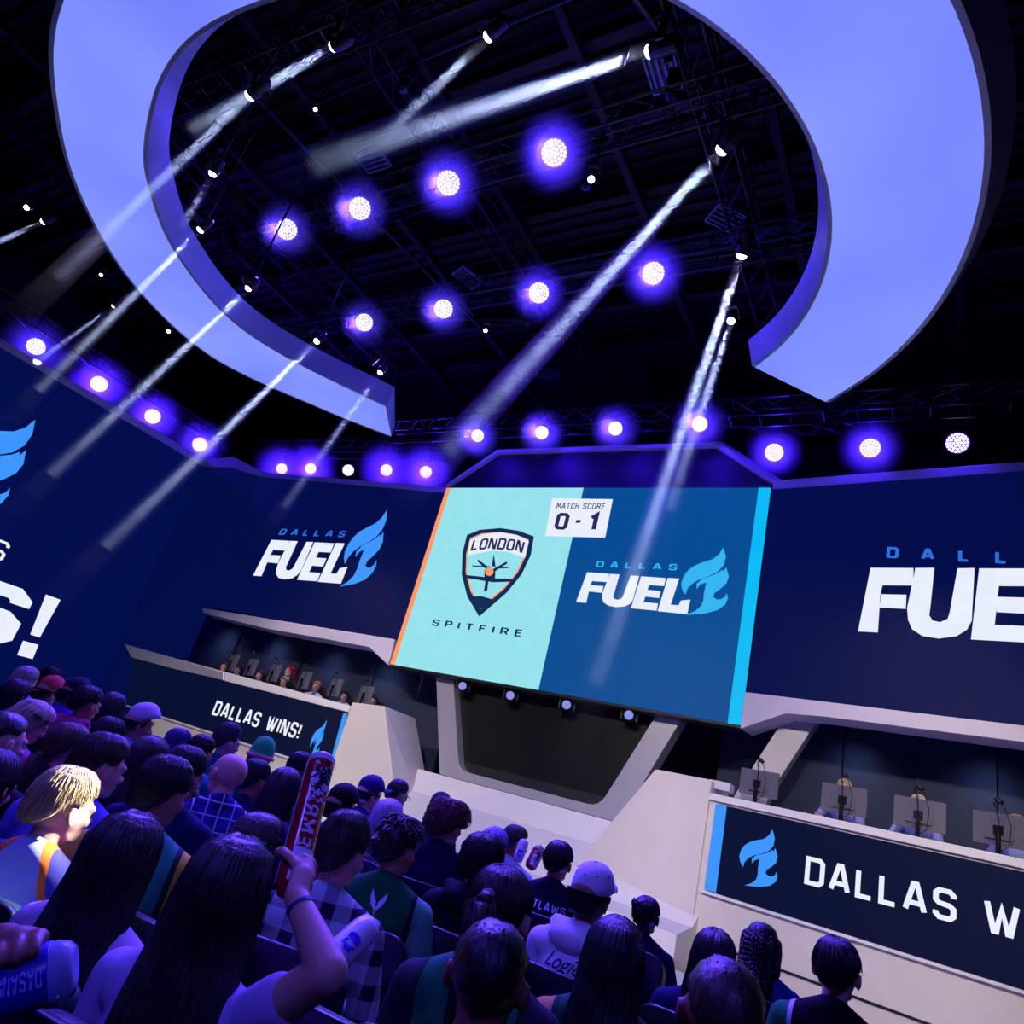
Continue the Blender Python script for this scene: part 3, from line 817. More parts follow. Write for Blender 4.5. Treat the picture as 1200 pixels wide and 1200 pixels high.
_w = {}
def wash(loc, target, label, group, r=.17, bright=1.0):
    """round LED wash light: local +Y is where it shines"""
    e = aimed('wash_light', loc, target, label, 'stage light', group); e.scale = (r/.17,)*3
    if not _w:
        _w['body'] = MB().lathe([(.1, -.34), (.14, -.3), (.165, -.12), (.185, -.02), (.185, .02), (.172, .02), (.165, -.005)], 24, Matrix.Rotation(-math.pi/2, 4, 'X')).mesh('wash_body')
        _w['lens'] = MB().lathe([(.0, .0), (.168, .0), (.168, .006), (0, .006)], 24, Matrix.Rotation(-math.pi/2, 4, 'X')).mesh('wash_lens')
        mb = MB()
        pts = [(0, 0)] + [(.05*math.cos(t), .05*math.sin(t)) for t in [k*2*math.pi/6 for k in range(6)]] + [(.098*math.cos(t), .098*math.sin(t)) for t in [k*2*math.pi/12 for k in range(12)]] + [(.142*math.cos(t), .142*math.sin(t)) for t in [k*2*math.pi/18 for k in range(18)]]
        for x, z in pts: mb.tube((x, .006, z), (x, .014, z), .0185, n=8)
        _w['dots'] = mb.mesh('wash_dots')
        yk = MB(); yk.path([(-.21, -.1, 0), (-.21, -.1, .2), (-.12, -.1, .3), (.12, -.1, .3), (.21, -.1, .2), (.21, -.1, 0)], .014); yk.tube((0, -.1, .3), (0, -.1, .42), .03)
        _w['yoke'] = yk.mesh('wash_yoke')
        _w['body'].materials.append(M_black); _w['lens'].materials.append(M_purple); _w['dots'].materials.append(M_dot); _w['yoke'].materials.append(M_truss)
    for k in ('body', 'lens', 'dots', 'yoke'):
        o_ = bpy.data.objects.new({'dots': 'led_cells', 'body': 'lamp_body', 'lens': 'lens', 'yoke': 'yoke'}[k], _w[k]); C.objects.link(o_); o_.parent = e
        if k == 'dots': o_['kind'] = 'stuff'
    hang(e, .75)
    return e


ORD = ['first', 'second', 'third', 'fourth', 'fifth', 'sixth']
HZ = []      # glow positions
def lens_pt(loc, tgt): return Vector(loc)+(Vector(tgt)-Vector(loc)).normalized()*.12
for k, (row, z, nm) in enumerate(((WASH1, 8.5, 'on the nearer ceiling truss inside the ring'), (WASH2, 8.5, 'on the farther ceiling truss inside the ring'))):
    for i, (x, y) in enumerate(row):
        loc = (x, y, Z(z)); t = (-.5, .0, 1.5); wash(loc, t, f'{ORD[i]} from left of four purple LED lights {nm}', 'purple lights on the ceiling trusses', .19)
        HZ.append((lens_pt(loc, t), (.4, .6, 1.0, 1.3)[i]))
for i, (x, y) in enumerate(ROWC):
    loc = (x, y, Z(7.5)); t = (-.5, .0, 1.5); wash(loc, t, f'{ORD[i]} from left of four purple lights above the centre screen', 'purple lights above the centre screen', .15); HZ.append((lens_pt(loc, t), (.8, 1.2, .8, .8)[i]))
for i, (x, y) in enumerate([(-17.55, 12.69), (-16.3, 12.73), (-14.86, 12.87), (-13.41, 12.91), (-12.09, 13.05)]):
    loc = (x, y, Z(7.5)); t = (-1, .0, 1.5); wash(loc, t, f'{ORD[i]} from left of five purple lights above the left screen', 'purple lights above the left screen', .165); HZ.append((lens_pt(loc, t), (1, 1.5, .3, 1.0, 1.5)[i]))
for i, (x, y) in enumerate([(-2.88, 12.5), (-1.17, 12.43), (.19, 12.34)]):
    loc = (x, y, Z(7.5)); t = (-.5, .0, 1.5); wash(loc, t, f'{ORD[i]} from left of three purple lights above the right screen', 'purple lights above the right screen', .18); HZ.append((lens_pt(loc, t), (1.4, 1.4, .15)[i]))
for i, (x, y) in enumerate([(-20.11, 6.2), (-19.93, 7.88), (-19.8, 9.52), (-19.65, 11.12)]):
    loc = (x, y, Z(7.5)); t = (-1, .0, 1.5); wash(loc, t, f'{ORD[i]} from left of four purple lights over the big side screen', 'purple lights over the big side screen', .22); HZ.append((lens_pt(loc, t), (.4, 2.0, 1.5, 1.2)[i]))

# haze hanging in the light right in front of the wash lamps
M_puff = haze_mat('haze_puff', .35, 0.0)
nt = M_puff.node_tree; tc = nt.nodes.new('ShaderNodeTexCoord'); vm = nt.nodes.new('ShaderNodeVectorMath'); vm.operation = 'LENGTH'; nt.links.new(tc.outputs['Object'], vm.inputs[0])
mr = nt.nodes.new('ShaderNodeMapRange'); mr.interpolation_type = 'SMOOTHSTEP'; mr.inputs[1].default_value = .05; mr.inputs[2].default_value = .6; mr.inputs[3].default_value = .9; mr.inputs[4].default_value = 0
nt.links.new(vm.outputs['Value'], mr.inputs[0]); nt.links.new(mr.outputs[0], nt.nodes['Volume Scatter'].inputs['Density'])
puff = bpy.data.meshes.new('haze'); bm = bmesh.new(); bmesh.ops.create_icosphere(bm, subdivisions=2, radius=.62); bm.to_mesh(puff); bm.free(); puff.materials.append(M_puff)
for p_, s_ in HZ:
    if s_ < .35: continue
    o_ = bpy.data.objects.new('haze', puff); C.objects.link(o_); o_.location = p_; o_.scale = (1.5 if p_.x < -11.5 and p_.y > 6 else 1.0,)*3
    tag(o_, 'violet haze lit around a purple wash light', 'haze', 'haze around the purple lights', 'stuff')
    l = bpy.data.lights.new('lens_spill', 'POINT'); l.energy = 80*s_*(2.2 if p_.x < -11.5 and p_.y > 6 else 1); l.color = lin('3a10ff'); l.shadow_soft_size = .05
    lo = bpy.data.objects.new('lens_spill', l); C.objects.link(lo); lo.location = p_+Vector((0, -.03, -.03))

# moving heads with beams
_m = {}
def moving_head(loc, target, label, group, r=.07, hot=True):
    e = aimed('moving_head_light', loc, target, label, 'stage light', group); e.scale = (r/.08,)*3
    if not _m:
        T = Matrix.Rotation(-math.pi/2, 4, 'X')
        _m['lamp_body'] = MB().lathe([(.06, -.36), (.11, -.3), (.12, -.1), (.095, 0), (.095, .03), (.082, .03)], 16, T).mesh('head_body')
        _m['lens'] = MB().lathe([(.0, .025), (.086, .025), (.082, .05), (.065, .075), (.035, .092), (0.001, .098)], 16, T).mesh('head_lens')
        yk = MB(); yk.box((-.15, -.15, .08), (.03, .1, .34)); yk.box((.15, -.15, .08), (.03, .1, .34)); yk.box((0, -.15, .27), (.33, .16, .08)); _m['yoke'] = yk.mesh('head_yoke')
        for k, m_ in (('lamp_body', M_black), ('lens', M_hot), ('yoke', M_black)): _m[k].materials.append(m_)
    for k in ('lamp_body', 'lens', 'yoke'):
        o_ = bpy.data.objects.new(k, _m[k]); C.objects.link(o_); o_.parent = e
    if hot: hang(e, Z(11.4)-loc[2])
    return e


DENS = .22
def beam(src, end, half_deg, power, label, r0=.07, col='b9ccff', vis=1.0):
    src = Vector(src); end = Vector(end); d = end-src; L = d.length*vis; u = d.normalized(); tn = math.tan(R(half_deg))
    ap = src-u*(r0/tn)
    q = u.to_track_quat('Z', 'Y').to_matrix().to_4x4()
    e = empty('light_beam', src, 0, label, 'light beam', 'hazy beams of the moving lights', 'stuff'); e.rotation_euler = q.to_euler()
    cuts = [.05, .12*L, .24*L, .36*L, .48*L, .60*L, .70*L, .80*L, .87*L, .94*L, L]
    for k, (a, b) in enumerate(zip(cuts[:-1], cuts[1:])):
        d_ = DENS*(1.0, .95, .85, .72, .56, .41, .28, .18, .10, .04)[k]
        MB().lathe([(r0+a*tn*1.1, a), (r0+b*tn*1.1, b-.001)], 20).build('beam_haze', haze_mat('beam_haze_%d' % k, d_, .2, False), e)
    l = bpy.data.lights.new('beam_lamp', 'SPOT'); l.energy = power*9; l.color = lin(col); l.spot_size = R(half_deg*2)*1.0; l.spot_blend = .8; l.shadow_soft_size = r0*.8
    lo = bpy.data.objects.new('beam_lamp', l); C.objects.link(lo); lo.location = src+u*(.05+r0); lo.rotation_euler = u.to_track_quat('-Z', 'Y').to_euler()


# (lamp pixel, height) -> (far pixel, height), half angle, power
BM = [((393, 53), 9.0, (190, 172), 8.6, 2.2, 6000, 'top left of the ring opening', .075),
      ((295, 110), 6.6, (20, 372), 4.2, 1.6, 4000, 'upper left inside the ring', .06),
      ((250, 202), 6.6, (205, 280), 5.6, 1.9, 1200, 'left inside the ring, with a short beam', .05),
      ((236, 268), 6.55, (-6, 508), -9.8, 1.3, 7000, 'left inside the ring below the short one', .05),
      ((292, 337), 6.5, (-10, 622), -9.6, 1.3, 7000, 'lower left inside the ring', .05),
      ((372, 399), 6.5, (40, 722), -9.2, 1.3, 8000, 'near the lower left end of the ring', .05),
      ((446, 436), 6.5, (300, 640), -11, 1.4, 2200, 'beside the left tip of the ring', .045),
      ((574, 41), 9.2, (430, 180), 8.0, 2.6, 2600, 'top middle of the ring opening', .07),
      ((765, 59), 9.0, (300, 215), 9.2, 2.5, 9000, 'top right of the ring opening', .085),
      ((848, 173), 7.9, (470, 590), 4.4, 2.0, 9000, 'right side of the ring opening, high', .075),
      ((870, 297), 7.9, (665, 900), 0.8, 1.7, 11000, 'right side of the ring opening, middle', .07),
      ((857, 375), 8.2, (760, 670), 3.0, 1.4, 4000, 'right side of the ring opening, low', .06),
      ((52, 259), 8.6, (-80, 318), 7.0, 1.8, 3500, 'far left outside the ring', .06),
      ((134, 358), 8.2, (-20, 470), 5.5, 1.8, 2000, 'left outside the ring, below the rim', .045)]
for (sp_, sz_, ep_, ez_, ha, pw, lab, r0) in BM:
    s_ = at_z(*sp_, sz_); e_ = at_z(*ep_, ez_) if ez_ > 0 else at_f(*ep_, -ez_)
    moving_head(s_, e_, f'white beam light at {lab}', 'moving heads throwing white beams', r0)
    beam(s_+(e_-s_).normalized()*.05, e_, ha, pw, f'white light beam falling from the {lab}', r0)
for (p_, z_, lab, rr) in (((32, 243), 8.6, 'small white stage light at the far left edge', .05), ((119, 322), 8.2, 'small dim stage light left of the ring rim', .035), ((198, 388), 8.2, 'small dim stage light under the ring rim, left', .04),
                      ((693, 210), 8.2, 'small white lamp hanging right of the nearer purple row', .045), ((569, 387), 8.2, 'small white lamp below the farther purple row', .035), ((370, 128), 9.3, 'faint violet lamp under the top truss', .03)):
    s_ = at_z(*p_, z_); moving_head(s_, s_+Vector((.3, -.5, -1)), lab, 'small lamps without beams', rr)
# four small heads under the centre screen
for i, (a_, b_) in enumerate(((542, 804), (598, 815), (664, 826), (737, 838))):
    d_ = ray(a_, b_); s_ = EYE+d_*((12.1-0)/d_.y); e = moving_head(s_, (-1.0, 0, 2.0), f'{ORD[i]} from left of four small round lights under the centre screen', 'small lights under the centre screen', .075, False)
    e.children[1].material_slots[0].link = 'OBJECT'
    for ch in e.children:
        if ch.name.startswith('lens'): ch.material_slots[0].link = 'OBJECT'; ch.material_slots[0].material = lamp_mat('pale_blue_lens', '8f95f0', .9)
# pipes, catwalk rails, chain hoists, gobo light spots built as slatted panels and cable runs up in the roof
for i, (x, y, l_, a_) in enumerate(((-9, 2.2, 9, 4), (-6, 6.9, 10, -3), (-5, 9.6, 11, 2), (-11, 10.1, 7, 12), (-3.5, 5.0, 6, 70), (-10, 7.2, 7, 82), (-13.6, 8, 6, 60), (-6, 4.6, 8, 0), (-16, 7, 9, 75), (1.5, 8, 9, 80))):
    d_ = Vector((math.cos(R(a_)), math.sin(R(a_)), 0))*l_/2; c0 = Vector((x, y, Z(9.9+.1*(i % 4))))
    o_ = MB().tube(c0-d_, c0+d_, .045, n=8).build('roof_pipe', M_truss); tag(o_, 'black pipe under the roof, ' + ['running along the top edge of the ring opening', 'right above the nearer purple row', 'between the two purple rows', 'beyond the left tip of the ring', 'slanting by the top right beam light', 'running away left of the middle truss', 'slanting over the left side of the ring', 'beside the nearer truss', 'running away outside the ring at the left', 'running away outside the ring at the right'][i], 'pipe', 'black pipes under the roof')
for i, (p_, z_) in enumerate((((437, 187), 10.3), ((641, 438), 10.3), ((851, 256), 10.3), ((548, 325), 10.3), ((777, 85), 10.3), ((400, 260), 10.3))):
    c0 = at_z(*p_, z_); e = empty('ceiling_vent', c0, .4*i, ['pale slatted vent panel under the top truss, left', 'pale slatted vent panel low in the ring opening', 'pale slatted vent panel at the right of the ring opening', 'faint slatted vent panel between the two purple rows', 'pale slatted vent panel near the top right beam light', 'faint slatted vent panel above the nearer purple row'][i], 'vent', 'vent panels in the roof')
    MB().box((0, 0, .03), (.55, .42, .02)).build('backing', M_black, e)  # backing, slats and frame stand in for a projected gobo light spot
    for k in range(4): MB().box((0, -.15+.1*k, 0), (.5, .05, .015), Matrix.Rotation(.3, 3, 'X')).build('slat', M_gobo, e)
    fb = MB(); fb.box((0, .22, 0), (.6, .03, .05)); fb.box((0, -.22, 0), (.6, .03, .05)); fb.box((.29, 0, 0), (.03, .42, .05)); fb.box((-.29, 0, 0), (.03, .42, .05)); fb.build('frame', M_gobo, e)
for i, (x, y) in enumerate(((-11.6, 4.4), (-9.6, 6.9), (-7.3, 4.6), (-5.2, 7.1), (-3.4, 6.0), (-7.9, 10.1))):
    x += 0; hoist = empty('chain_hoist', (x, y, Z(9.9)), i*.5, 'black chain hoist ' + ['at the left inside the ring', 'between the purple rows, left', 'above the nearer purple row', 'between the purple rows, right', 'at the right inside the ring', 'above the centre screen lights'][i], 'hoist', 'chain hoists in the roof')
    MB().box((0, 0, 0), (.16, .22, .34)).build('motor', M_black, hoist, bevel=.02); MB().tube((0, 0, .17), (0, 0, 1.4), .01, n=5).build('chain', M_truss, hoist); MB().lathe([(.03, -.42), (.09, -.38), (.1, -.2), (.07, -.17)], 10).build('chain_bag', M_black, hoist)


# ---------------------------------------------------------------- people: one continuous skin per pose, grown from overlapping volumes
def V(*a): return Vector(a)


class Blob:
    def __init__(s): s.mb = MB()

    def ell(s, c, r, rot=None, n=20):
        prof = [(max(math.sin(math.pi*k/10), 1e-3), -math.cos(math.pi*k/10)) for k in range(11)]
        m = Matrix.Translation(V(*c)) @ (rot.to_4x4() if rot is not None else Matrix.Identity(4)) @ Matrix.Diagonal((*r, 1))
        s.mb.lathe(prof, n, m); return s

    def cap(s, a, b, ra, rb=None, n=14):
        a = V(*a); b = V(*b); rb = ra if rb is None else rb; L = (b-a).length
        prof = [(max(ra*math.sin(t), 1e-4), -ra*math.cos(t)) for t in [k*math.pi/10 for k in range(6)]]
        prof += [(max(rb*math.sin(t), 1e-4), L-rb*math.cos(t)) for t in [k*math.pi/10 for k in range(5, 11)]]
        s.mb.lathe(prof, n, Matrix.Translation(a) @ (b-a).to_track_quat('Z', 'Y').to_matrix().to_4x4()); return s

    def mesh(s, name, voxel=.008, it=4, fac=.5):
        me = bpy.data.meshes.new(name); me.from_pydata(s.mb.v, [], s.mb.f); o = bpy.data.objects.new('tmp', me); C.objects.link(o)
        m = o.modifiers.new('r', 'REMESH'); m.mode = 'VOXEL'; m.voxel_size = voxel
        m = o.modifiers.new('s', 'SMOOTH'); m.factor = fac; m.iterations = it
        dg = bpy.context.evaluated_depsgraph_get(); out = bpy.data.meshes.new_from_object(o.evaluated_get(dg)); out.name = name
        bpy.data.objects.remove(o); bpy.data.meshes.remove(me); out.shade_smooth(); return out


def hand(B, wrist, d, palm, side, curl=.5, k=1.0):
    """open/relaxed hand: d fingers' direction, palm = direction the palm faces, side +1 thumb on +cross side"""
    d = d.normalized(); palm = (palm-d*palm.dot(d)).normalized(); lat = d.cross(palm)*side; w_ = V(*wrist)
    c = w_+d*.045*k
    B.cap(w_, w_+d*.03*k, .026*k, .026*k)
    for j in range(4):
        o = lat*(.028-.019*j)*k; B.cap(w_+d*.02*k+o*.7, w_+d*.082*k+o, .014*k, .0115*k, 10)
        a = w_+d*.085*k+o; L = (.042, .047, .044, .034)[j]*k; ang = curl*.5
        for sgm, f in ((0, 1), (1, .62), (2, .5)):
            dd = d*math.cos(ang)+palm*math.sin(ang); b = a+dd*L*f; B.cap(a, b, (.0098-.001*sgm)*k, (.009-.001*sgm)*k, 8); a = b; ang += curl*.75
    t0 = w_+d*.018*k+lat*.024*k; t1 = t0+(lat*.7+d*.6+palm*.4).normalized()*.036*k; t2 = t1+(lat*.25+d*.85+palm*.45).normalized()*.03*k; t3 = t2+(d*.9+palm*.3-lat*.1).normalized()*.022*k
    B.cap(t0, t1, .0145*k, .012*k, 8); B.cap(t1, t2, .0115*k, .0105*k, 8); B.cap(t2, t3, .0105*k, .009*k, 8)


def grip(B, p, ax, out, Rr, elbow, up_sign=1, k=1.0, close=1.0, flip=1):
    """hand closed on a cylinder of radius Rr through p along ax; out = from the axis to the palm. Returns wrist point."""
    ax = ax.normalized(); out = (out-ax*out.dot(ax)).normalized(); tn = ax.cross(out).normalized()*flip
    def on(ang, z, r): return p+ax*z+(out*math.cos(ang)+tn*math.sin(ang))*(Rr+r)
    for j in range(4):
        z = (.034-.0225*j)*k; r = (.0096, .0099, .0096, .0086)[j]*k; reach = (1.95, 2.15, 2.05, 1.7)[j]*close
        pts = [on(.25+reach*t, z+.003*t*j, r) for t in (0, .22, .45, .65, .84, 1)]
        B.cap(on(-.3, z*.9, .014*k), pts[0], .0135*k, .0115*k, 9)
        for a, b in zip(pts[:-1], pts[1:]): B.cap(a, b, r, r*.95, 8)
    B.ell(on(-.15, 0, .016*k), (.03*k, .034*k, .018*k), Matrix((tn, ax, out)).transposed())
    th = [on(-.55, .01, .017*k), on(-1.0, .032, .012*k), on(-1.5, .05, .011*k), on(-2.0, .058, .0105*k)]
    for a, b in zip(th[:-1], th[1:]): B.cap(a, b, .0125*k, .011*k, 9)
    wr = on(-.35, -.062*k*up_sign, .03*k); B.cap(on(-.25, -.01*up_sign, .018*k), wr, .027*k, .025*k)
    return wr


NECK = V(0, -.015, 1.13)
def head_matrix(yaw, pitch, roll=0):
    r = Matrix.Rotation(R(yaw), 4, 'Z') @ Matrix.Rotation(R(roll), 4, 'Y') @ Matrix.Rotation(R(-pitch), 4, 'X')
    return Matrix.Translation(NECK) @ r @ Matrix.Translation(-NECK)


def head_prims(B, HM):
    m0 = B.mb; B.mb = MB()
    B.ell((0, -.012, 1.262), (.076, .095, .09)); B.ell((0, .02, 1.225), (.066, .075, .085)); B.ell((0, .045, 1.172), (.046, .045, .042))
    B.cap((-.035, .03, 1.165), (0, .072, 1.15), .022, .02); B.cap((.035, .03, 1.165), (0, .072, 1.15), .022, .02)
    B.cap((0, .085, 1.25), (0, .106, 1.212), .009, .014, 8); B.ell((-.012, .1, 1.207), (.009, .01, .007)); B.ell((.012, .1, 1.207), (.009, .01, .007))
    B.cap((-.042, .075, 1.262), (.042, .075, 1.262), .013, .013, 8); B.ell((0, .086, 1.18), (.024, .012, .006)); B.ell((0, .086, 1.172), (.021, .011, .006))
    B.ell((-.04, .066, 1.215), (.02, .02, .018)); B.ell((.04, .066, 1.215), (.02, .02, .018))
    for s_ in (-1, 1):
        B.ell((s_*.083, -.008, 1.232), (.010, .02, .032), Matrix.Rotation(s_*.35, 3, 'Z') @ Matrix.Rotation(.15, 3, 'X')); B.cap((s_*.088, -.02, 1.245), (s_*.09, -.008, 1.26), .006, .006, 6); B.ell((s_*.079, .004, 1.205), (.006, .009, .01))
    hb = B.mb; B.mb = m0
    B.mb.add([HM @ V(*v) for v in hb.v], hb.f)
    B.cap((0, -.025, 1.0), HM @ V(0, -.008, 1.17), .056, .052)


def torso_prims(B, g=0.0, wide=1.0, low=.48):
    B.ell((0, 0, .56), (.165*wide+g, .125+g, .13)); B.ell((0, -.01, .70), (.15*wide+g, .11+g, .15)); B.ell((0, -.02, .87), (.165*wide+g, .115+g, .16))
    B.cap((-.13*wide, -.03, .975), (.13*wide, -.03, .975), .066+g, .066+g); B.cap((-.14*wide, -.03, .985), (0, -.035, 1.055), .05+g, .052+g); B.cap((.14*wide, -.03, .985), (0, -.035, 1.055), .05+g, .052+g)


def arm_prims(B, sh, el, wr, g=0.0, upper=1.0, fore=1.0):
    sh, el, wr = V(*sh), V(*el), V(*wr)
    e2 = sh.lerp(el, upper); B.cap(sh, e2, .053+g, (.053-.011*upper)+g*1.6)
    if fore > 0 and upper >= 1: B.cap(el, el.lerp(wr, fore), .04+g, .04-.012*fore+g)


def leg_prims(B, g=0.0, feet=True):
    for s_ in (-1, 1):
        B.cap((s_*.09, .0, .5), (s_*.13, .42, .53), .085+g, .062+g); B.cap((s_*.13, .42, .52), (s_*.13, .40, .12), .058+g, .042+g)
        if feet: B.cap((s_*.13, .38, .07), (s_*.14, .54, .045), .04, .034)


POSES = {}
SHRINK = Matrix.Translation((0, 0, 1.24)) @ Matrix.Diagonal((1.09, 1.05, .97, 1)) @ Matrix.Translation((0, 0, -1.24))
LAP = {1: ((.19*1, -.02, .965), (.25, .04, .72), (.12, .25, .64)), -1: ((-.19, -.02, .965), (-.25, .04, .72), (-.12, .25, .64))}
PHONE = {1: ((.19, -.02, .965), (.22, .14, .76), (.06, .33, .92)), -1: ((-.19, -.02, .965), (-.22, .14, .76), (-.06, .33, .92))}
DESK = {1: ((.19, .0, .965), (.26, .16, .76), (.18, .42, .78)), -1: ((-.19, .0, .965), (-.26, .16, .76), (-.18, .42, .78))}


def make_pose(name, yaw=0, pitch=4, arms=LAP, voxel=.0075, roll=0):
    HM = Matrix.Translation((0, .005, -.045)) @ head_matrix(yaw, pitch, roll) @ SHRINK; B = Blob(); head_prims(B, HM); torso_prims(B, -.008); leg_prims(B, -.008, False)
    for s_ in (-1, 1):
        sh, el, wr = arms[s_]; arm_prims(B, sh, el, wr); d = (V(*wr)-V(*el)).normalized()
        hand(B, wr, d+V(-s_*.3, .2, -.1), V(-s_*.5, 0, -1) if arms is not PHONE else V(-s_, 0, .3), s_ if arms is not PHONE else s_, .6)
    skin = B.mesh('skin_'+name, voxel)
    def clothes(long_):
        B = Blob(); torso_prims(B, .012)
        for s_ in (-1, 1):
            sh, el, wr = arms[s_]; arm_prims(B, sh, el, wr, .012, 1.0 if long_ else .62, .93 if long_ else 0)
        return B.mesh('shirt_'+name, .013, 3)
    POSES[name] = dict(HM=HM, skin=skin, tee=clothes(False), long=clothes(True), arms=arms)


B = Blob(); leg_prims(B, .01, False); B.ell((0, 0, .5), (.17, .14, .1)); PANTS = B.mesh('trousers', .014, 3)
B = Blob()
for s_ in (-1, 1): B.cap((s_*.13, .37, .06), (s_*.14, .55, .045), .048, .042); B.ell((s_*.13, .37, .09), (.05, .06, .06))
SHOES = B.mesh('shoes', .012, 2)
make_pose('front', 0, 2); make_pose('left', 30, 4); make_pose('right', -32, 2); make_pose('phone', -8, 24, PHONE); make_pose('down', -25, 20)
make_pose('desk', 0, 8, DESK)

# ---- hair: a shaped mass with many strands laid over it
LV = [(1.372, -.012, .010, .012), (1.366, -.012, .035, .045), (1.345, -.013, .061, .075), (1.31, -.014, .079, .096), (1.27, -.014, .086, .105), (1.23, -.02, .084, .1), (1.19, -.03, .076, .085), (1.15, -.035, .064, .06)]
LONG = [(1.372, -.012, .010, .012), (1.362, -.012, .04, .05), (1.34, -.015, .068, .082), (1.30, -.02, .086, .102), (1.24, -.035, .094, .098), (1.17, -.055, .095, .083), (1.09, -.09, .098, .062), (1.0, -.13, .103, .05), (.91, -.15, .1, .042), (.84, -.155, .085, .033), (.77, -.155, .05, .02)]
LONG = [(a, b, c*.92, d) for a, b, c, d in LONG]
BOB = LONG[:6]+[(1.10, -.07, .098, .07), (1.05, -.085, .08, .05)]


def interp(tab, x):
    if x <= tab[0][0]: return tab[0][1]
    for (a, b), (c, d) in zip(tab[:-1], tab[1:]):
        if x <= c: return b+(d-b)*(x-a)/(c-a)
    return tab[-1][1]


ZM_SHORT = [(0, 1.325), (35, 1.315), (60, 1.285), (78, 1.262), (100, 1.272), (116, 1.222), (145, 1.185), (180, 1.172)]
ZM_LONG = [(0, 1.325), (30, 1.30), (50, 1.235), (66, 1.12), (80, .5), (180, .5)]
ZM_FADE = [(0, 1.33), (40, 1.315), (70, 1.30), (110, 1.295), (140, 1.27), (180, 1.26)]


def tubes(mb, paths, r, n=3):
    """paths: (k, m, 3) array of strand points -> tapered tubes"""
    k, m, _ = paths.shape
    t = np.gradient(paths, axis=1); t /= np.linalg.norm(t, axis=2, keepdims=True)+1e-9
    a = np.cross(t, np.array([.3, .5, .81])); a2 = np.cross(t, np.array([.8, -.5, .1])); a = np.where((np.linalg.norm(a, axis=2, keepdims=True) < .5), a2, a); a /= np.linalg.norm(a, axis=2, keepdims=True)+1e-9; b = np.cross(t, a)
    tap = (1-np.linspace(0, 1, m)**2*.8)[None, :, None]; rr = np.asarray(r).reshape(-1, 1, 1)*tap if np.ndim(r) else r*tap
    rings = [paths+(a*math.cos(q)+b*math.sin(q))*rr for q in [2*math.pi*j/n for j in range(n)]]
    vs = np.stack(rings, 2).reshape(-1, 3); base = len(mb.v); mb.v += vs.tolist()
    idx = np.arange(k*m*n).reshape(k, m, n)+base
    A = idx[:, :-1]; Bq = idx[:, 1:]
    f = np.stack([A, np.roll(A, -1, 2), np.roll(Bq, -1, 2), Bq], -1).reshape(-1, 4); mb.f += [tuple(x) for x in f.tolist()]


def hair_mesh(name, lv, zm, n=700, thick=0.0, top=0.0, wave=0.0, freq=60, lift=.004, frac=(.25, .5), r=.0016, jitter=.1, pull=None, m=8, shell=.97, curl=False):
    mb = MB(); NT = 40; J = len(lv)
    def surf(th, z, g=0.0):
        a, cy, rx, ry = lv[-1]
        if z >= lv[0][0]: _, cy, rx, ry = lv[0]
        else:
            for p, q in zip(lv[:-1], lv[1:]):
                if q[0] <= z <= p[0]:
                    t = (p[0]-z)/(p[0]-q[0]); cy, rx, ry = (p[i]+(q[i]-p[i])*t for i in (1, 2, 3)); break
            else: _, cy, rx, ry = lv[-1]
        e = thick+g
        return (math.sin(th)*(rx+e), cy+math.cos(th)*(ry+e), z+ (top*max(0, (z-1.28)/.09) if top else 0))
    vs = []
    for i in range(J*2-1):
        j = i//2; z = lv[j][0] if i % 2 == 0 else (lv[j][0]+lv[j+1][0])/2
        for k in range(NT):
            th = 2*math.pi*k/NT; d = abs(math.degrees(math.atan2(math.sin(th), math.cos(th)))); zl = interp(zm, d)
            if z >= zl: p = surf(th, z)
            else:
                p = surf(th, max(zl, z)); c = surf(th, max(zl, z), 0); p = (p[0]*.86, (p[1]+.015)*.86-.015, zl)
            if z >= zl and curl: p = (p[0]+random.gauss(0, .004), p[1]+random.gauss(0, .004), p[2]+random.gauss(0, .004))
            vs.append(p)
    N = J*2-1
    mb.add(vs, [(i*NT+k, i*NT+(k+1) % NT, (i+1)*NT+(k+1) % NT, (i+1)*NT+k) for i in range(N-1) for k in range(NT)]+[tuple(range(NT)), tuple((N-1)*NT+k for k in reversed(range(NT)))])
    P_ = []; zb = lv[-1][0]; zt_ = lv[0][0]
    while len(P_) < n:
        th = random.uniform(-math.pi, math.pi); d = abs(math.degrees(th)); zl = max(interp(zm, d), zb)
        span = zt_-zl; u0 = random.random()**1.3; L = random.uniform(*frac)
        # distance along from the crown
        path = []; th1 = th+random.gauss(0, jitter)*.6; ph = random.uniform(0, 6.28); lf = lift*random.uniform(.3, 1.3)
        for q in range(m):
            t = q/(m-1); u = u0*(1-L)+L*t if frac[1] < 1 else t
            z = zt_-span*(u**(1.6 if span < .4 else 1.15)); tt = th+(th1-th)*t
            x, y, zz = surf(tt, z, lf*(t if lift > .006 else 1)+.0006)
            if wave:
                wv = wave*min(1, t*2+.2); x += wv*math.sin(freq*z+ph); y += wv*math.cos(freq*z*.9+ph*1.3)
                if curl: zz += wave*math.sin(ph*3+t*9)
            if pull: x, y, zz = pull(x, y, zz, t, u)
            path.append((x, y, zz))
        P_.append(path)
    tubes(mb, np.array(P_), r)
    me = bpy.data.meshes.new('hair_'+name); me.from_pydata(mb.v, [], mb.f); me.update(); me.shade_smooth(); return me


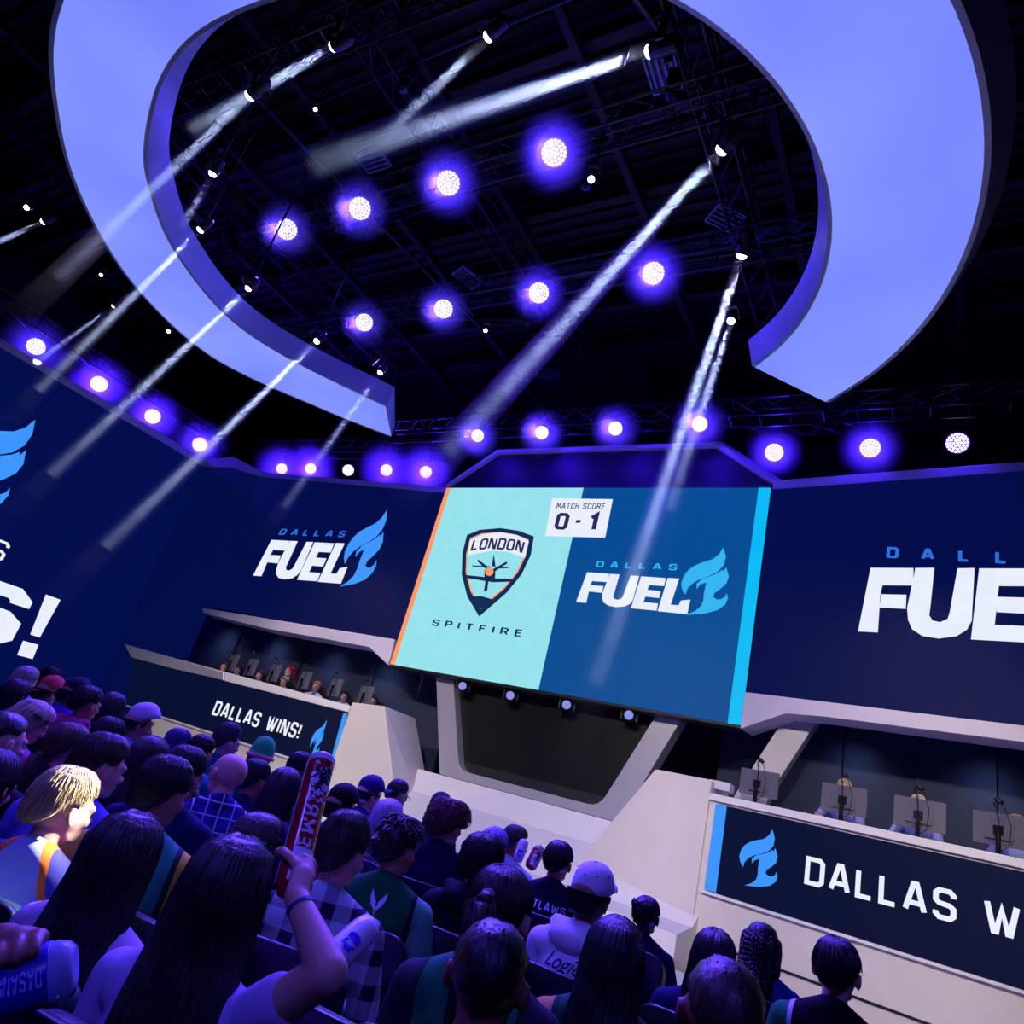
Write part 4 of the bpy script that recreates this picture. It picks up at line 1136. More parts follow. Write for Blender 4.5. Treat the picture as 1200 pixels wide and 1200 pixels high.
def add_tail(me_name, base, pts, rad, n=220, spread=1.0, r=.0017, wave=.004):
    """hair mesh plus a bundle of strands along pts"""
    P_ = []; pts = [V(*p) for p in pts]
    for _ in range(n):
        a = random.uniform(0, 6.28); q = math.sqrt(random.random()); ph = random.uniform(0, 6.28); path = []
        for i, p in enumerate(pts):
            t = i/(len(pts)-1); rr = rad*(.5+.9*math.sin(min(1, t*1.25)*math.pi*.75))*q*spread
            path.append((p.x+rr*math.cos(a)*1.1+wave*math.sin(7*t+ph), p.y+rr*math.sin(a)*.7+wave*math.cos(6*t+ph), p.z+random.gauss(0, .003)))
        P_.append(path)
    mb = MB(); mb.v = [tuple(v.co) for v in base.vertices]; mb.f = [tuple(p.vertices) for p in base.polygons]
    for a, b in zip(pts[:-1], pts[1:]): mb.tube(a, b, rad*.75, rad*.75, 8)
    tubes(mb, np.array(P_), r); me = bpy.data.meshes.new('hair_'+me_name); me.from_pydata(mb.v, [], mb.f); me.update(); me.shade_smooth(); return me


def rope_hair(name):
    mb = MB(); base = hair_mesh('b', LV, ZM_SHORT, 10, .004)
    mb.v = [tuple(v.co) for v in base.vertices]; mb.f = [tuple(p.vertices) for p in base.polygons]
    for k in range(34):
        th = R(75+210*k/33)+random.gauss(0, .05); L = random.uniform(.75, .9); pts = []
        for q in range(22):
            t = q/21
            z = 1.36-(1.36-L)*t; rr = min(1, math.sin(min(1, t*4.0)*math.pi/2)+.15)
            x = math.sin(th)*.1*rr*(1 if z > 1.1 else .9); y = -.02+math.cos(th)*.115*rr-max(0, 1.15-z)*.25
            w2 = .004*math.sin(q*2.2+k); pts.append(V(x+w2, y-w2*.5, z))
        for i, (a, b) in enumerate(zip(pts[:-1], pts[1:])): mb.tube(a, b, .0095 if i % 2 else .0075, .0075 if i % 2 else .0095, 6)
    me = bpy.data.meshes.new('hair_'+name); me.from_pydata(mb.v, [], mb.f); me.update(); me.shade_smooth(); return me


TOPV = [(a, b, c, d) for a, b, c, d in LV]
HAIR = {
 'short': hair_mesh('short', LV, ZM_SHORT, 1500, .001, .013, lift=.005, frac=(.2, .4), m=6, r=.0022),
 'shaggy': hair_mesh('shaggy', LV, [(a, b-.015) for a, b in ZM_SHORT], 1300, .007, .018, lift=.010, frac=(.3, .5), wave=.003, m=7, r=.0019),
 'buzz': hair_mesh('buzz', LV, [(a, b+(.035 if a > 100 else .012)) for a, b in ZM_SHORT], 60, -.003, 0, lift=.001, frac=(.03, .05), m=3),
 'quiff': hair_mesh('quiff', LV, ZM_SHORT, 1200, -.001, .032, lift=.009, frac=(.15, .3), m=6),
 'spiky': hair_mesh('spiky', LV, ZM_SHORT, 420, .001, .022, lift=.03, frac=(.08, .18), m=5, r=.004, jitter=.5),
 'curly': hair_mesh('curly', LV, [(a, b-.02) for a, b in ZM_SHORT], 1300, .036, .03, wave=.009, freq=120, lift=.008, frac=(.12, .25), r=.0022, m=10, curl=True),
 'long': hair_mesh('long', LONG, ZM_LONG, 1500, .004, .006, lift=.006, frac=(1, 1), r=.0024, jitter=.12, m=14, wave=.0012, freq=14),
 'wavy': hair_mesh('wavy', LONG, ZM_LONG, 900, .016, .008, lift=.008, frac=(1, 1), r=.0021, jitter=.25, m=22, wave=.011, freq=60),
 'bob': hair_mesh('bob', BOB, ZM_LONG, 800, .004, .01, lift=.004, frac=(1, 1), r=.0018, jitter=.12, m=12, wave=.002, freq=20),
 'braids': rope_hair('braids'),
}
HAIR['ponytail'] = add_tail('ponytail', hair_mesh('pb', LV, ZM_SHORT, 700, .002, .004, lift=.002, frac=(.5, .8), m=8), [(0, -.11, 1.29), (0, -.15, 1.27), (.01, -.165, 1.2), (.02, -.165, 1.1), (.03, -.165, 1.0), (.03, -.17, .9), (.035, -.165, .82)], .032)
HAIR['lowtail'] = add_tail('lowtail', hair_mesh('lb', LV, ZM_SHORT, 700, .002, .004, lift=.002, frac=(.5, .8), m=8), [(0, -.1, 1.2), (0, -.13, 1.18), (.01, -.15, 1.1), (.02, -.16, 1.0), (.02, -.165, .92)], .026)
HAIR['bun'] = add_tail('bun', hair_mesh('bb', LV, ZM_SHORT, 700, .002, .004, lift=.002, frac=(.4, .7), m=8), [(0, -.1, 1.31), (0, -.125, 1.33), (0, -.14, 1.3), (0, -.13, 1.26)], .042, 260, wave=.006)
ZCAP = [(0, 1.20), (60, 1.2), (90, 1.225), (110, 1.2), (150, 1.165), (180, 1.16)]
HAIR['undercap'] = hair_mesh('undercap', LV[4:], [(0, 1.31), (55, 1.30), (65, 1.22), (80, 1.215), (100, 1.24), (115, 1.19), (150, 1.17), (180, 1.165)], 300, .001, 0, lift=.004, frac=(.2, .4), m=5)


def cap_meshes():
    cr = MB(); NT = 32; prof = [(.0, 1.405), (.035, 1.402), (.065, 1.385), (.085, 1.355), (.096, 1.315), (.099, 1.285), (.094, 1.283), (.08, 1.34), (.0, 1.38)]
    vs = []; 
    for r_, z in prof:
        for k in range(NT):
            t = 2*math.pi*k/NT; vs.append((r_*.93*math.sin(t), -.012+r_*1.14*math.cos(t), z))
    cr.add(vs, [(i*NT+k, i*NT+(k+1) % NT, (i+1)*NT+(k+1) % NT, (i+1)*NT+k) for i in range(len(prof)-1) for k in range(NT)]); cr.lathe([(.0, .0), (.008, .0), (.007, .005), (0, .007)], 10, Matrix.Translation((0, -.012, 1.404)))
    bi = MB(); A = []; Bv = []
    for k in range(13):
        t = R(-62+124*k/12); A.append(V(.088*math.sin(t), -.012+.108*math.cos(t), 1.292)); Bv.append(V(.086*math.sin(t)*1.0, -.012+.108*math.cos(t)+.072*math.cos(t*1.3)**.5 if abs(t*1.3) < 1.57 else -.012+.108*math.cos(t), 1.283-.012*abs(math.sin(t))))
    n = 13; vs = A+Bv+[p-V(0, 0, .004) for p in A+Bv]
    f = [(k, k+1, n+k+1, n+k) for k in range(n-1)]+[(2*n+k, 3*n+k, 3*n+k+1, 2*n+k+1) for k in range(n-1)]+[(n+k, n+k+1, 3*n+k+1, 3*n+k) for k in range(n-1)]
    bi.add(vs, f)
    a = cr.mesh('cap_crown'); a.shade_smooth(); b = bi.mesh('cap_visor'); b.shade_smooth(); return a, b


CAPC, CAPV = cap_meshes()
EYES = []
for s_ in (-1, 1):
    _e = MB().lathe([(max(.0125*math.sin(math.pi*k/6), 1e-4), -.0125*math.cos(math.pi*k/6)) for k in range(7)], 10, Matrix.Translation((s_*.031, .077, 1.238))).mesh('eye'); _e.shade_smooth(); EYES.append(_e)

GL_ = MB()
for s_ in (-1, 1):
    c0 = [V(s_*.035+.024*math.cos(t), .102, 1.237+.017*math.sin(t)) for t in [k*math.pi/5 for k in range(11)]]; GL_.path(c0, .0022, 5); GL_.path([V(s_*.058, .1, 1.24), V(s_*.078, .02, 1.243), V(s_*.08, -.02, 1.235)], .002, 5)
GL_.path([V(-.011, .103, 1.24), V(.011, .103, 1.24)], .002, 5); GLASSES = GL_.mesh('glasses')


def cloth_mat(name, col, pattern=None, col2=None, col3=None):
    if name in MATS: return MATS[name]
    m = mat(name, col, .85, noise=.12, scale=7, bump=.35, spec=.15); nt = m.node_tree; b = nt.nodes['Principled BSDF']
    if not pattern: return m
    tc = nt.nodes.new('ShaderNodeTexCoord'); sx = nt.nodes.new('ShaderNodeSeparateXYZ'); nt.links.new(tc.outputs['Object'], sx.inputs[0])
    def math_(op, a, bv=None, cv=None):
        n = nt.nodes.new('ShaderNodeMath'); n.operation = op
        for i, v in enumerate((a, bv, cv)):
            if v is None: continue
            if isinstance(v, (int, float)): n.inputs[i].default_value = v
            else: nt.links.new(v, n.inputs[i])
        return n.outputs[0]
    def mix(f, a, bb):
        n = nt.nodes.new('ShaderNodeMix'); n.data_type = 'RGBA'; nt.links.new(f, n.inputs[0])
        for i, v in ((6, a), (7, bb)):
            if isinstance(v, tuple): n.inputs[i].default_value = (*v, 1)
            else: nt.links.new(v, n.inputs[i])
        return n.outputs[2]
    X, Y, Zz = sx.outputs; c1, c2, c3 = lin(col), lin(col2 or col), lin(col3 or col2 or col)
    if pattern == 'plaid':
        fx = math_('LESS_THAN', math_('FRACT', math_('MULTIPLY', X, 9.0)), .45); fz = math_('LESS_THAN', math_('FRACT', math_('MULTIPLY', Zz, 9.0)), .45)
        out = mix(math_('MULTIPLY', math_('ADD', fx, fz), .5), c1, c2)
    elif pattern == 'lines':
        fx = math_('LESS_THAN', math_('FRACT', math_('MULTIPLY', X, 15.0)), .1); fz = math_('LESS_THAN', math_('FRACT', math_('MULTIPLY', Zz, 15.0)), .1)
        fx2 = math_('LESS_THAN', math_('FRACT', math_('MULTIPLY', math_('ADD', X, .03), 7.5)), .4); fz2 = math_('LESS_THAN', math_('FRACT', math_('MULTIPLY', math_('ADD', Zz, .03), 7.5)), .4)
        out = mix(math_('MAXIMUM', fx, fz), mix(math_('MULTIPLY', math_('ADD', fx2, fz2), .5), c1, c3), c2)
    elif pattern == 'sides':       # contrast sleeves and flanks
        out = mix(math_('GREATER_THAN', math_('ABSOLUTE', X), .15), c1, c2)
        out = mix(math_('MULTIPLY', math_('GREATER_THAN', math_('ABSOLUTE', X), .145), math_('LESS_THAN', math_('ABSOLUTE', X), .165)), out, c3)
    elif pattern == 'sash':        # diagonal stripe over the shoulder blade
        d = math_('ADD', math_('MULTIPLY', math_('ABSOLUTE', X), 1.0), math_('MULTIPLY', Zz, .55))
        dark = math_('MULTIPLY', math_('GREATER_THAN', Zz, 1.0), 1.0)
        st = math_('LESS_THAN', math_('ABSOLUTE', math_('SUBTRACT', d, .66)), .014)
        out = mix(math_('GREATER_THAN', d, .66), c1, c3); out = mix(st, out, c2)
    elif pattern == 'shoulders':
        out = mix(math_('GREATER_THAN', math_('ABSOLUTE', X), .17), c1, c2)
    nt.links.new(out, b.inputs['Base Color']); return m


SKIN = {'fair': mat('skin_fair', 'd9a48c', .5, noise=.08, scale=14, spec=.35), 'tan': mat('skin_tan', 'b57a5c', .5, noise=.08, scale=14, spec=.35),
        'brown': mat('skin_brown', '8a5740', .48, noise=.08, scale=14, spec=.4), 'dark': mat('skin_dark', '4a2c20', .45, noise=.08, scale=14, spec=.45)}
def hair_mat(col): return mat('hair_'+col, col, .42, noise=.5, scale=70, spec=.5, stretch=(1, 1, .1), bump=.5)
M_eye = mat('eye_dark', '1d1718', .25); M_pants = mat('dark_denim', '12141f', .85, noise=.2, scale=30); M_shoe = mat('dark_shoe', '17171b', .6, noise=.1, scale=10)


def link_mesh(name, me, m, parent, mtx=None):
    if not me.materials: me.materials.append(m)
    o = bpy.data.objects.new(name, me); C.objects.link(o); o.parent = parent
    o.material_slots[0].link = 'OBJECT'; o.material_slots[0].material = m
    if mtx is not None: o.matrix_local = mtx
    return o


def person(loc, heading, pose, hair, hcol, skin, shirt, label, group='seated spectators', s=1.0, sleeves='tee', cap=None, cap_back=False, glasses=False, hood=None, wide=1.0):
    p = POSES[pose]; e = empty('person', loc, -R(heading), label, 'person', group, scale=s)
    sk = link_mesh('body', p['skin'], SKIN[skin], e)
    link_mesh('shirt', p[sleeves], shirt, e); link_mesh('trousers', PANTS, M_pants, e); link_mesh('shoes', SHOES, M_shoe, e)
    HM = p['HM']; [link_mesh('eye', q, M_eye, e, HM) for q in EYES]
    if hair: link_mesh('hair', HAIR[hair], hair_mat(hcol), e, HM)
    if cap:
        cm = mat('cap_'+cap, cap, .8, noise=.08, scale=20, bump=.1, spec=.2); M2 = HM @ (Matrix.Translation((0, -.012*2, 0)) @ Matrix.Rotation(math.pi, 4, 'Z') @ Matrix.Translation((0, 0, 1.3)) @ Matrix.Rotation(-.35, 4, 'X') @ Matrix.Translation((0, 0, -1.3)) if cap_back else Matrix.Translation((0, 0, 1.3)) @ Matrix.Rotation(.26, 4, 'X') @ Matrix.Translation((0, 0, -1.3)))
        c = link_mesh('cap', CAPC, cm, e, M2); link_mesh('visor', CAPV, cm, c)
    if glasses: link_mesh('glasses', GLASSES, M_black, e, HM)
    if hood: link_mesh('hood', HOOD, hood, e)
    return e


B = Blob(); B.ell((0, -.1, 1.03), (.12, .06, .06)); B.ell((0, -.085, 1.06), (.13, .05, .04)); B.cap((-.1, -.06, 1.06), (-.05, .06, 1.02), .03, .022); B.cap((.1, -.06, 1.06), (.05, .06, 1.02), .03, .022); B.cap((-.1, -.07, 1.07), (.1, -.07, 1.07), .035)
HOOD = B.mesh('hood', .01, 4)


# ---------------------------------------------------------------- theatre seats
M_seat = mat('dark_green_leather', '123a3a', .38, noise=.15, scale=12, bump=.08, spec=.5)
M_seat2 = mat('seat_back_shell', '0c1420', .32, noise=.1, scale=10, spec=.5)
M_seatmetal = mat('seat_metal', '22242c', .35, .6, noise=.1, scale=15)
_c = {}
def seat(loc, heading, label, group='theatre seats'):
    e = empty('theatre_seat', loc, -R(heading), label, 'seat', group)
    if not _c:
        def bev(me, w_, seg=3):
            bm = bmesh.new(); bm.from_mesh(me); bmesh.ops.bevel(bm, geom=[x for x in bm.edges if x.calc_face_angle(0) > .5], offset=w_, segments=seg, affect='EDGES', profile=.5); bm.to_mesh(me); bm.free(); me.shade_smooth(); return me
        def panel(wd, z0, z1, y0, y1, th, rr, nm):
            o = rounded([(-wd/2, z0), (wd/2, z0), (wd/2, z1), (-wd/2, z1)], rr, 5)
            return MB().prism([V(x, y0+(y1-y0)*(z-z0)/(z1-z0), z) for x, z in o], (0, th, 0)).mesh(nm)
        _c['backrest'] = bev(panel(.48, .40, .93, -.17, -.235, .075, .09, 'seat_back'), .02)
        _c['back_shell'] = bev(panel(.50, .36, .95, -.205, -.275, .03, .09, 'seat_shell'), .008, 2)
        o = rounded([(-.24, -.16), (.24, -.16), (.24, .28), (-.24, .28)], .06, 4)
        _c['cushion'] = bev(MB().prism([V(x, y, .37) for x, y in o], (0, 0, .085)).mesh('seat_cushion'), .02)
        for s_ in (-1, 1):
            _c['armrest%d' % s_] = bev(MB().box((s_*.27, .0, .62), (.05, .34, .03)).mesh('armrest'), .01, 2)
        _c['leg-1'] = MB().box((-.27, -.02, .32), (.035, .2, .58)).box((-.27, 0, .015), (.07, .34, .03)).mesh('seat_leg'); _c['leg1'] = MB().box((.27, -.02, .32), (.035, .2, .58)).box((.27, 0, .015), (.07, .34, .03)).mesh('seat_leg')
        for k, me in _c.items(): me.materials.append(M_seat if k in ('backrest', 'cushion') else M_seat2 if k == 'back_shell' else M_seatmetal)
    for k in _c:
        nm = 'armrest' if k.startswith('arm') else 'leg' if k.startswith('leg') else k
        o_ = bpy.data.objects.new(nm, _c[k]); C.objects.link(o_); o_.parent = e
    return e


riser = MB().prism([V(-14, -2, 0), V(-4.25, -2, 0), V(-4.25, 5.6, 0), V(-14, 5.6, 0)], (0, 0, .2)); tag(riser.build('seating_riser', M_floor), 'low dark riser under the far left seats', kind='structure')


def az(x, y): d = ray(x, y); return math.degrees(math.atan2(d.x, d.y))


def face_shirt(e, shirt_me, name, quads, m, y0=-.6):
    """flat print laid on the back of a shirt: quads in local (x, z)"""
    bvh = BVHTree.FromPolygons([v.co for v in shirt_me.vertices], [tuple(p.vertices) for p in shirt_me.polygons]); mb = MB()
    for q in quads:
        vs = []
        for x, z in q:
            h = bvh.ray_cast(V(x, y0, z), V(0, 1, 0)); vs.append(V(x, (h[0].y if h[0] else -.13)-.004, z))
        mb.add(vs, [tuple(range(len(vs)))])
    return mb.build(name, m, e)


CM = cloth_mat
ROSTER = [
 # px, py, f, beta(head), pose, hair, haircol, skin, shirt, sleeves, label, extras
 (78, 930, 2.38, 62, 'right', 'short', 'd8b77c', 'fair', CM('jersey_lilac', '9fa3cf', 'sash', 'f07a2c', '4a4690'), 'tee', 'blond man in a grey jersey with orange stripe, face brightly lit', {}),
 (150, 985, 2.00, 12, 'front', 'long', '0c0808', 'fair', CM('tee_violet', 'b9a6c4'), 'tee', 'woman with very long straight black hair beside the blond man', {}),
 (193, 915, 2.72, 38, 'right', 'short', '12100f', 'tan', CM('jersey_green_yellow', '2f9f70', 'sides', 'd8cf3a', '1c3a30'), 'tee', 'man with neat black hair in a green and yellow jersey', {}),
 (577, 1122, 1.60, 8, 'front', 'buzz', '0b0908', 'brown', CM('tee_black', '0c0c10'), 'tee', 'man with cropped black hair in the very front at bottom centre', {}),
 (850, 1168, 1.62, -4, 'front', 'buzz', '3a261e', 'brown', CM('tee_black', '0c0c10'), 'tee', 'man with a thinning shaved crown at the bottom edge, right of centre', {}),
 (588, 1050, 2.13, 18, 'front', 'ponytail', '2a1c18', 'fair', CM('jersey_green', '1f7d50', 'sides', '2b2f3a', '123a28'), 'tee', 'woman with a high brown ponytail in a green jersey behind the cropped man', {}),
 (403, 985, 2.70, 34, 'right', 'quiff', '3a2a22', 'fair', CM('flannel_check', 'b9c4c8', 'plaid', '1b2540'), 'long', 'man with swept-back undercut in a black and white checked shirt', {}),
 (467, 982, 3.31, 36, 'right', 'spiky', '0e0b0b', 'tan', CM('jersey_emerald', '12683a', 'sides', '5fb08a', '101d2a'), 'tee', 'man with spiky black hair in a green jersey with a pale wing mark', {}),
 (526, 957, 4.96, 46, 'right', 'curly', '6a3026', 'fair', CM('hoodie_navy', '10143a'), 'long', 'person with a big mop of curly auburn hair in a navy top', {}),
 (303, 975, 3.08, 20, 'front', 'wavy', '4a3a34', 'fair', CM('tee_lilac', '9f93c8'), 'tee', 'woman with long frizzy wavy hair left of the red stick', {}),
 (566, 1000, 3.63, 26, 'front', 'shaggy', '09090b', 'tan', CM('hoodie_black', '0b1220'), 'long', 'person with thick black hair in a dark hoodie, centre', {'hood': True}),
 (692, 1040, 3.40, 26, 'front', 'undercap', '16100e', 'brown', CM('hoodie_white', 'e2dde6'), 'long', 'person in a white cap and white hoodie with script on the back', {'cap': 'ddd9e6', 'cap_back': False, 'hood': True}),
 (655, 1002, 4.95, 18, 'front', 'short', '0d0b0c', 'tan', CM('jersey_navy', '0e1430'), 'tee', 'man in a navy jersey with white lettering across the shoulders', {}),
 (722, 1105, 2.39, 4, 'front', 'long', '0a090c', 'tan', CM('jersey_green_tan', '176040', 'sides', 'c09a50', '10402c'), 'tee', 'woman with long dark hair in a green jersey with tan sleeves', {}),
 (758, 1065, 4.60, 20, 'front', 'bun', '0a090c', 'dark', CM('tee_navy', '10163a'), 'tee', 'small person with a black bun and a blue flower in the hair', {}),
 (838, 1112, 3.18, 8, 'front', 'bob', '241515', 'fair', CM('tee_dark_blue', '14184a'), 'long', 'woman with brown shoulder-length hair behind the shaved man', {}),
 (893, 1098, 4.10, 8, 'front', 'braids', '0b090b', 'dark', CM('hoodie_indigo', '2a2a80'), 'long', 'person with long black braids hanging down the back', {}),
 (981, 1125, 3.18, 10, 'front', 'short', '1a1311', 'fair', CM('jersey_black_green', '0c0f14', 'sides', '1f7a44', 'c8d0d0'), 'tee', 'man with short dark hair in a black and green jersey, far right', {}),
 (272, 897, 4.01, -38, 'left', None, '', 'fair', CM('shirt_violet_lines', '3a2fa0', 'lines', 'cdbfe8', '1a1550'), 'long', 'bald man with glasses in a violet checked shirt, looking left', {'glasses': True}),
 (163, 842, 5.19, 78, 'right', 'undercap', '14100f', 'tan', CM('tee_pale_blue', '7f8fd0'), 'tee', 'bearded man in a pale cap worn backwards, seen in profile', {'cap': 'c9b6c8', 'cap_back': True}),
 (41, 835, 4.07, 78, 'down', 'long', 'cdb79a', 'fair', CM('top_pink', 'b04a90'), 'tee', 'woman with long blonde hair looking down, in profile at the left', {}),
 (80, 866, 3.71, 50, 'front', 'lowtail', '5a3c30', 'fair', CM('tee_plum', '3a2050'), 'tee', 'woman with brown hair in a low tail, above the blond man', {}),
 (432, 925, 6.06, 58, 'right', 'undercap', '1a1418', 'fair', CM('tee_violet_dark', '3a2a90'), 'tee', 'man in a dark violet cap facing right, before the left pylon', {'cap': '2c2264'}),
 (467, 925, 6.55, 52, 'right', 'short', '2f2238', 'fair', CM('tee_indigo', '20206a'), 'tee', 'man with short hair and glasses beside the dark violet cap', {'glasses': True}),
 (399, 938, 4.84, 48, 'right', 'undercap', '100c0e', 'tan', CM('shirt_pale_violet', '8f88d8'), 'tee', 'man in a black cap just right of the red stick', {'cap': '0c0c12'}),
 (120, 885, 3.05, 62, 'right', 'short', '3a2420', 'fair', CM('shirt_blue_violet', '5a58b8'), 'long', 'bearded man with brown hair directly behind the blond man', {}),
 (32, 791, 7.30, 50, 'right', 'bob', 'c9b3a0', 'fair', CM('tee_lavender', '7f70c8'), 'tee', 'distant person with pale blonde hair, first head at the far left', {}),
 (60, 789, 8.52, 40, 'front', 'short', '120e14', 'tan', CM('tee_night', '101040'), 'tee', 'distant person with black hair, highest head at the far left', {}),
 (57, 806, 6.70, 55, 'right', 'undercap', '0f0c10', 'tan', CM('jersey_purple', '6a2cc0'), 'tee', 'person in a red cap among the far left heads', {'cap': 'd04a4a', 'cap_back': True}),
 (20, 808, 5.69, 45, 'front', 'bob', '0d0a10', 'tan', CM('hoodie_slate', '6a72b0'), 'long', 'person with dark hair and a pale hood at the far left', {'hood': True}),
 (87, 808, 6.21, 62, 'right', 'undercap', '0f0c10', 'brown', CM('jersey_magenta', '5a20a0'), 'tee', 'person in a dark cap and purple jersey with a white collar line', {'cap': '14122c'}),
 (103, 818, 5.39, 55, 'right', 'short', '0e0b10', 'tan', CM('hoodie_pink', 'b03a70'), 'long', 'person with black hair and a pink collar at the far left', {'hood': True}),
 (133, 824, 5.90, 20, 'front', 'bob', '0c0a12', 'tan', CM('tee_white_violet', 'b8b0e8'), 'long', 'person with straight black bobbed hair above the backwards cap man', {}),
 (127, 856, 4.53, 35, 'front', 'shaggy', '14101c', 'tan', CM('tee_dusk', '4a48a8'), 'tee', 'person with thick dark hair just left of the backwards cap man', {}),
 (5, 855, 3.20, 60, 'right', 'buzz', '1a1418', 'fair', CM('tee_black', '0c0c10'), 'tee', 'man with shaved hair cut off by the left edge', {}),
 (-12, 905, 2.51, 40, 'front', 'bob', '1a1418', 'fair', CM('hoodie_hot_pink', 'e04a9a'), 'long', 'person in a bright pink hoodie cut off by the left edge', {'hood': True}),
 (176, 880, 4.21, 25, 'front', 'long', '0d0a10', 'fair', CM('tee_soft_violet', '8a80d0'), 'tee', 'woman with sleek long dark hair left of the violet-haired person', {}),
 (209, 866, 5.87, 40, 'front', 'shaggy', '4a3890', 'fair', CM('tee_grape', '3a309a'), 'tee', 'person with violet-tinted shaggy hair near the left desk', {}),
 (236, 875, 5.08, 42, 'right', 'short', '0c0a0e', 'tan', CM('tee_teal', '1d7488'), 'tee', 'man with flat black hair in a teal shirt', {}),
 (267, 863, 5.63, 60, 'right', 'quiff', '3a2a3a', 'fair', CM('tee_petrol', '145a70'), 'tee', 'man with upright quiff right under the left desk lettering', {}),
 (299, 906, 4.85, 45, 'right', 'short', '0f0c12', 'tan', CM('tee_ink', '181a50'), 'tee', 'man with short dark hair right behind the bald man', {}),
 (306, 884, 6.08, 40, 'right', 'undercap', '1a1418', 'fair', CM('tee_leaf', '1fa050'), 'tee', 'person in a green and pink knitted hat by the left desk', {'beanie': True}),
 (216, 897, 3.51, 40, 'right', 'short', '0c0a10', 'tan', CM('tee_midnight', '141244'), 'tee', 'man with black hair directly behind the green and yellow jersey', {}),
 (334, 917, 4.45, 20, 'front', 'bob', '2c1c2c', 'fair', CM('tee_dark_plum', '241448'), 'tee', 'person with brown bobbed hair left of the top of the red stick', {}),
 (352, 894, 5.75, 35, 'front', 'short', '0d0b14', 'tan', CM('tee_navy2', '14144a'), 'tee', 'dark-haired person hidden behind the tip of the red stick', {}),
 (456, 950, 5.25, 30, 'front', 'long', 'b9a8c8', 'fair', CM('tee_bright_violet', '5a3ad0'), 'tee', 'woman with pale blonde hair behind the spiky-haired man', {}),
 (516, 938, 7.06, 20, 'front', 'undercap', '0f0c12', 'tan', CM('hoodie_dark_indigo', '14123c'), 'long', 'person in a dark beanie-like cap behind the curly auburn hair', {'cap': '15122e'}),
 (580, 984, 5.28, 30, 'front', 'bob', '9a88d0', 'fair', CM('tee_mauve', '6a5ab8'), 'tee', 'person with pale lilac hair behind the thick black hair', {}),
 (604, 981, 5.91, 64, 'right', 'short', '2c2430', 'brown', CM('tee_pale', 'b8bce8'), 'tee', 'person turned right holding a small red stick near the stage', {}),
]
PEOPLE = {}
for (x, y, f, beta, pose, hair, hc, skin, shirt, slv, label, ex) in ROSTER:
    a = az(x, y); yawv = {'front': 0, 'left': 30, 'right': -32, 'phone': -8, 'down': -25, 'desk': 0}[pose]
    if pose == 'front' and a+beta < -22: pose = 'left'; yawv = 30
    heading = a+beta+yawv            # local yaw is counter-clockwise
    p = at_f(x, y, f); basez = .2 if p.x < -4.28 else 0
    s = min(1.09, max(.9, (p.z-basez)/1.245)); zz = basez
    hc_loc = POSES[pose]['HM'] @ V(0, -.01, 1.245); off = Matrix.Rotation(-R(heading), 3, 'Z') @ V(hc_loc.x, hc_loc.y, 0)*s
    loc = V(p.x-off.x, p.y-off.y, zz); ex = dict(ex); be = ex.pop('beanie', None)
    if ex.pop('hood', None): ex['hood'] = shirt
    if skin in ('dark',): pass
    e = person(loc, heading, pose, hair, hc, skin, shirt, label, s=s, sleeves=slv, **ex); PEOPLE[label] = e
    if be:
        bm_ = MB(); bm_.lathe([(.0, .13), (.03, .125), (.07, .1), (.095, .04), (.104, -.01), (.106, -.04), (.112, -.045), (.112, -.075), (.1, -.075), (.09, 0)], 24, POSES[pose]['HM'] @ Matrix.Translation((0, -.012, 1.33)))
        c = bm_.build('knitted_hat', mat('knit_green', '1fc060', .9, noise=.15, scale=40, bump=.5), e, smooth=True)
        b2 = MB(); b2.lathe([(.106, -.045), (.118, -.05), (.118, -.08), (.104, -.08)], 24, POSES[pose]['HM'] @ Matrix.Translation((0, -.012, 1.335))); b2.build('hat_band', mat('knit_pink', 'e0708a', .9, noise=.15, scale=40, bump=.5), c, smooth=True)
    seat(V(loc.x, loc.y, basez), max(-20, min(14, heading*.75)), f'dark padded seat of the {label}'[:95].rsplit(' ', 1)[0] if False else 'dark padded theatre seat under ' + ' '.join(label.split()[:9]))


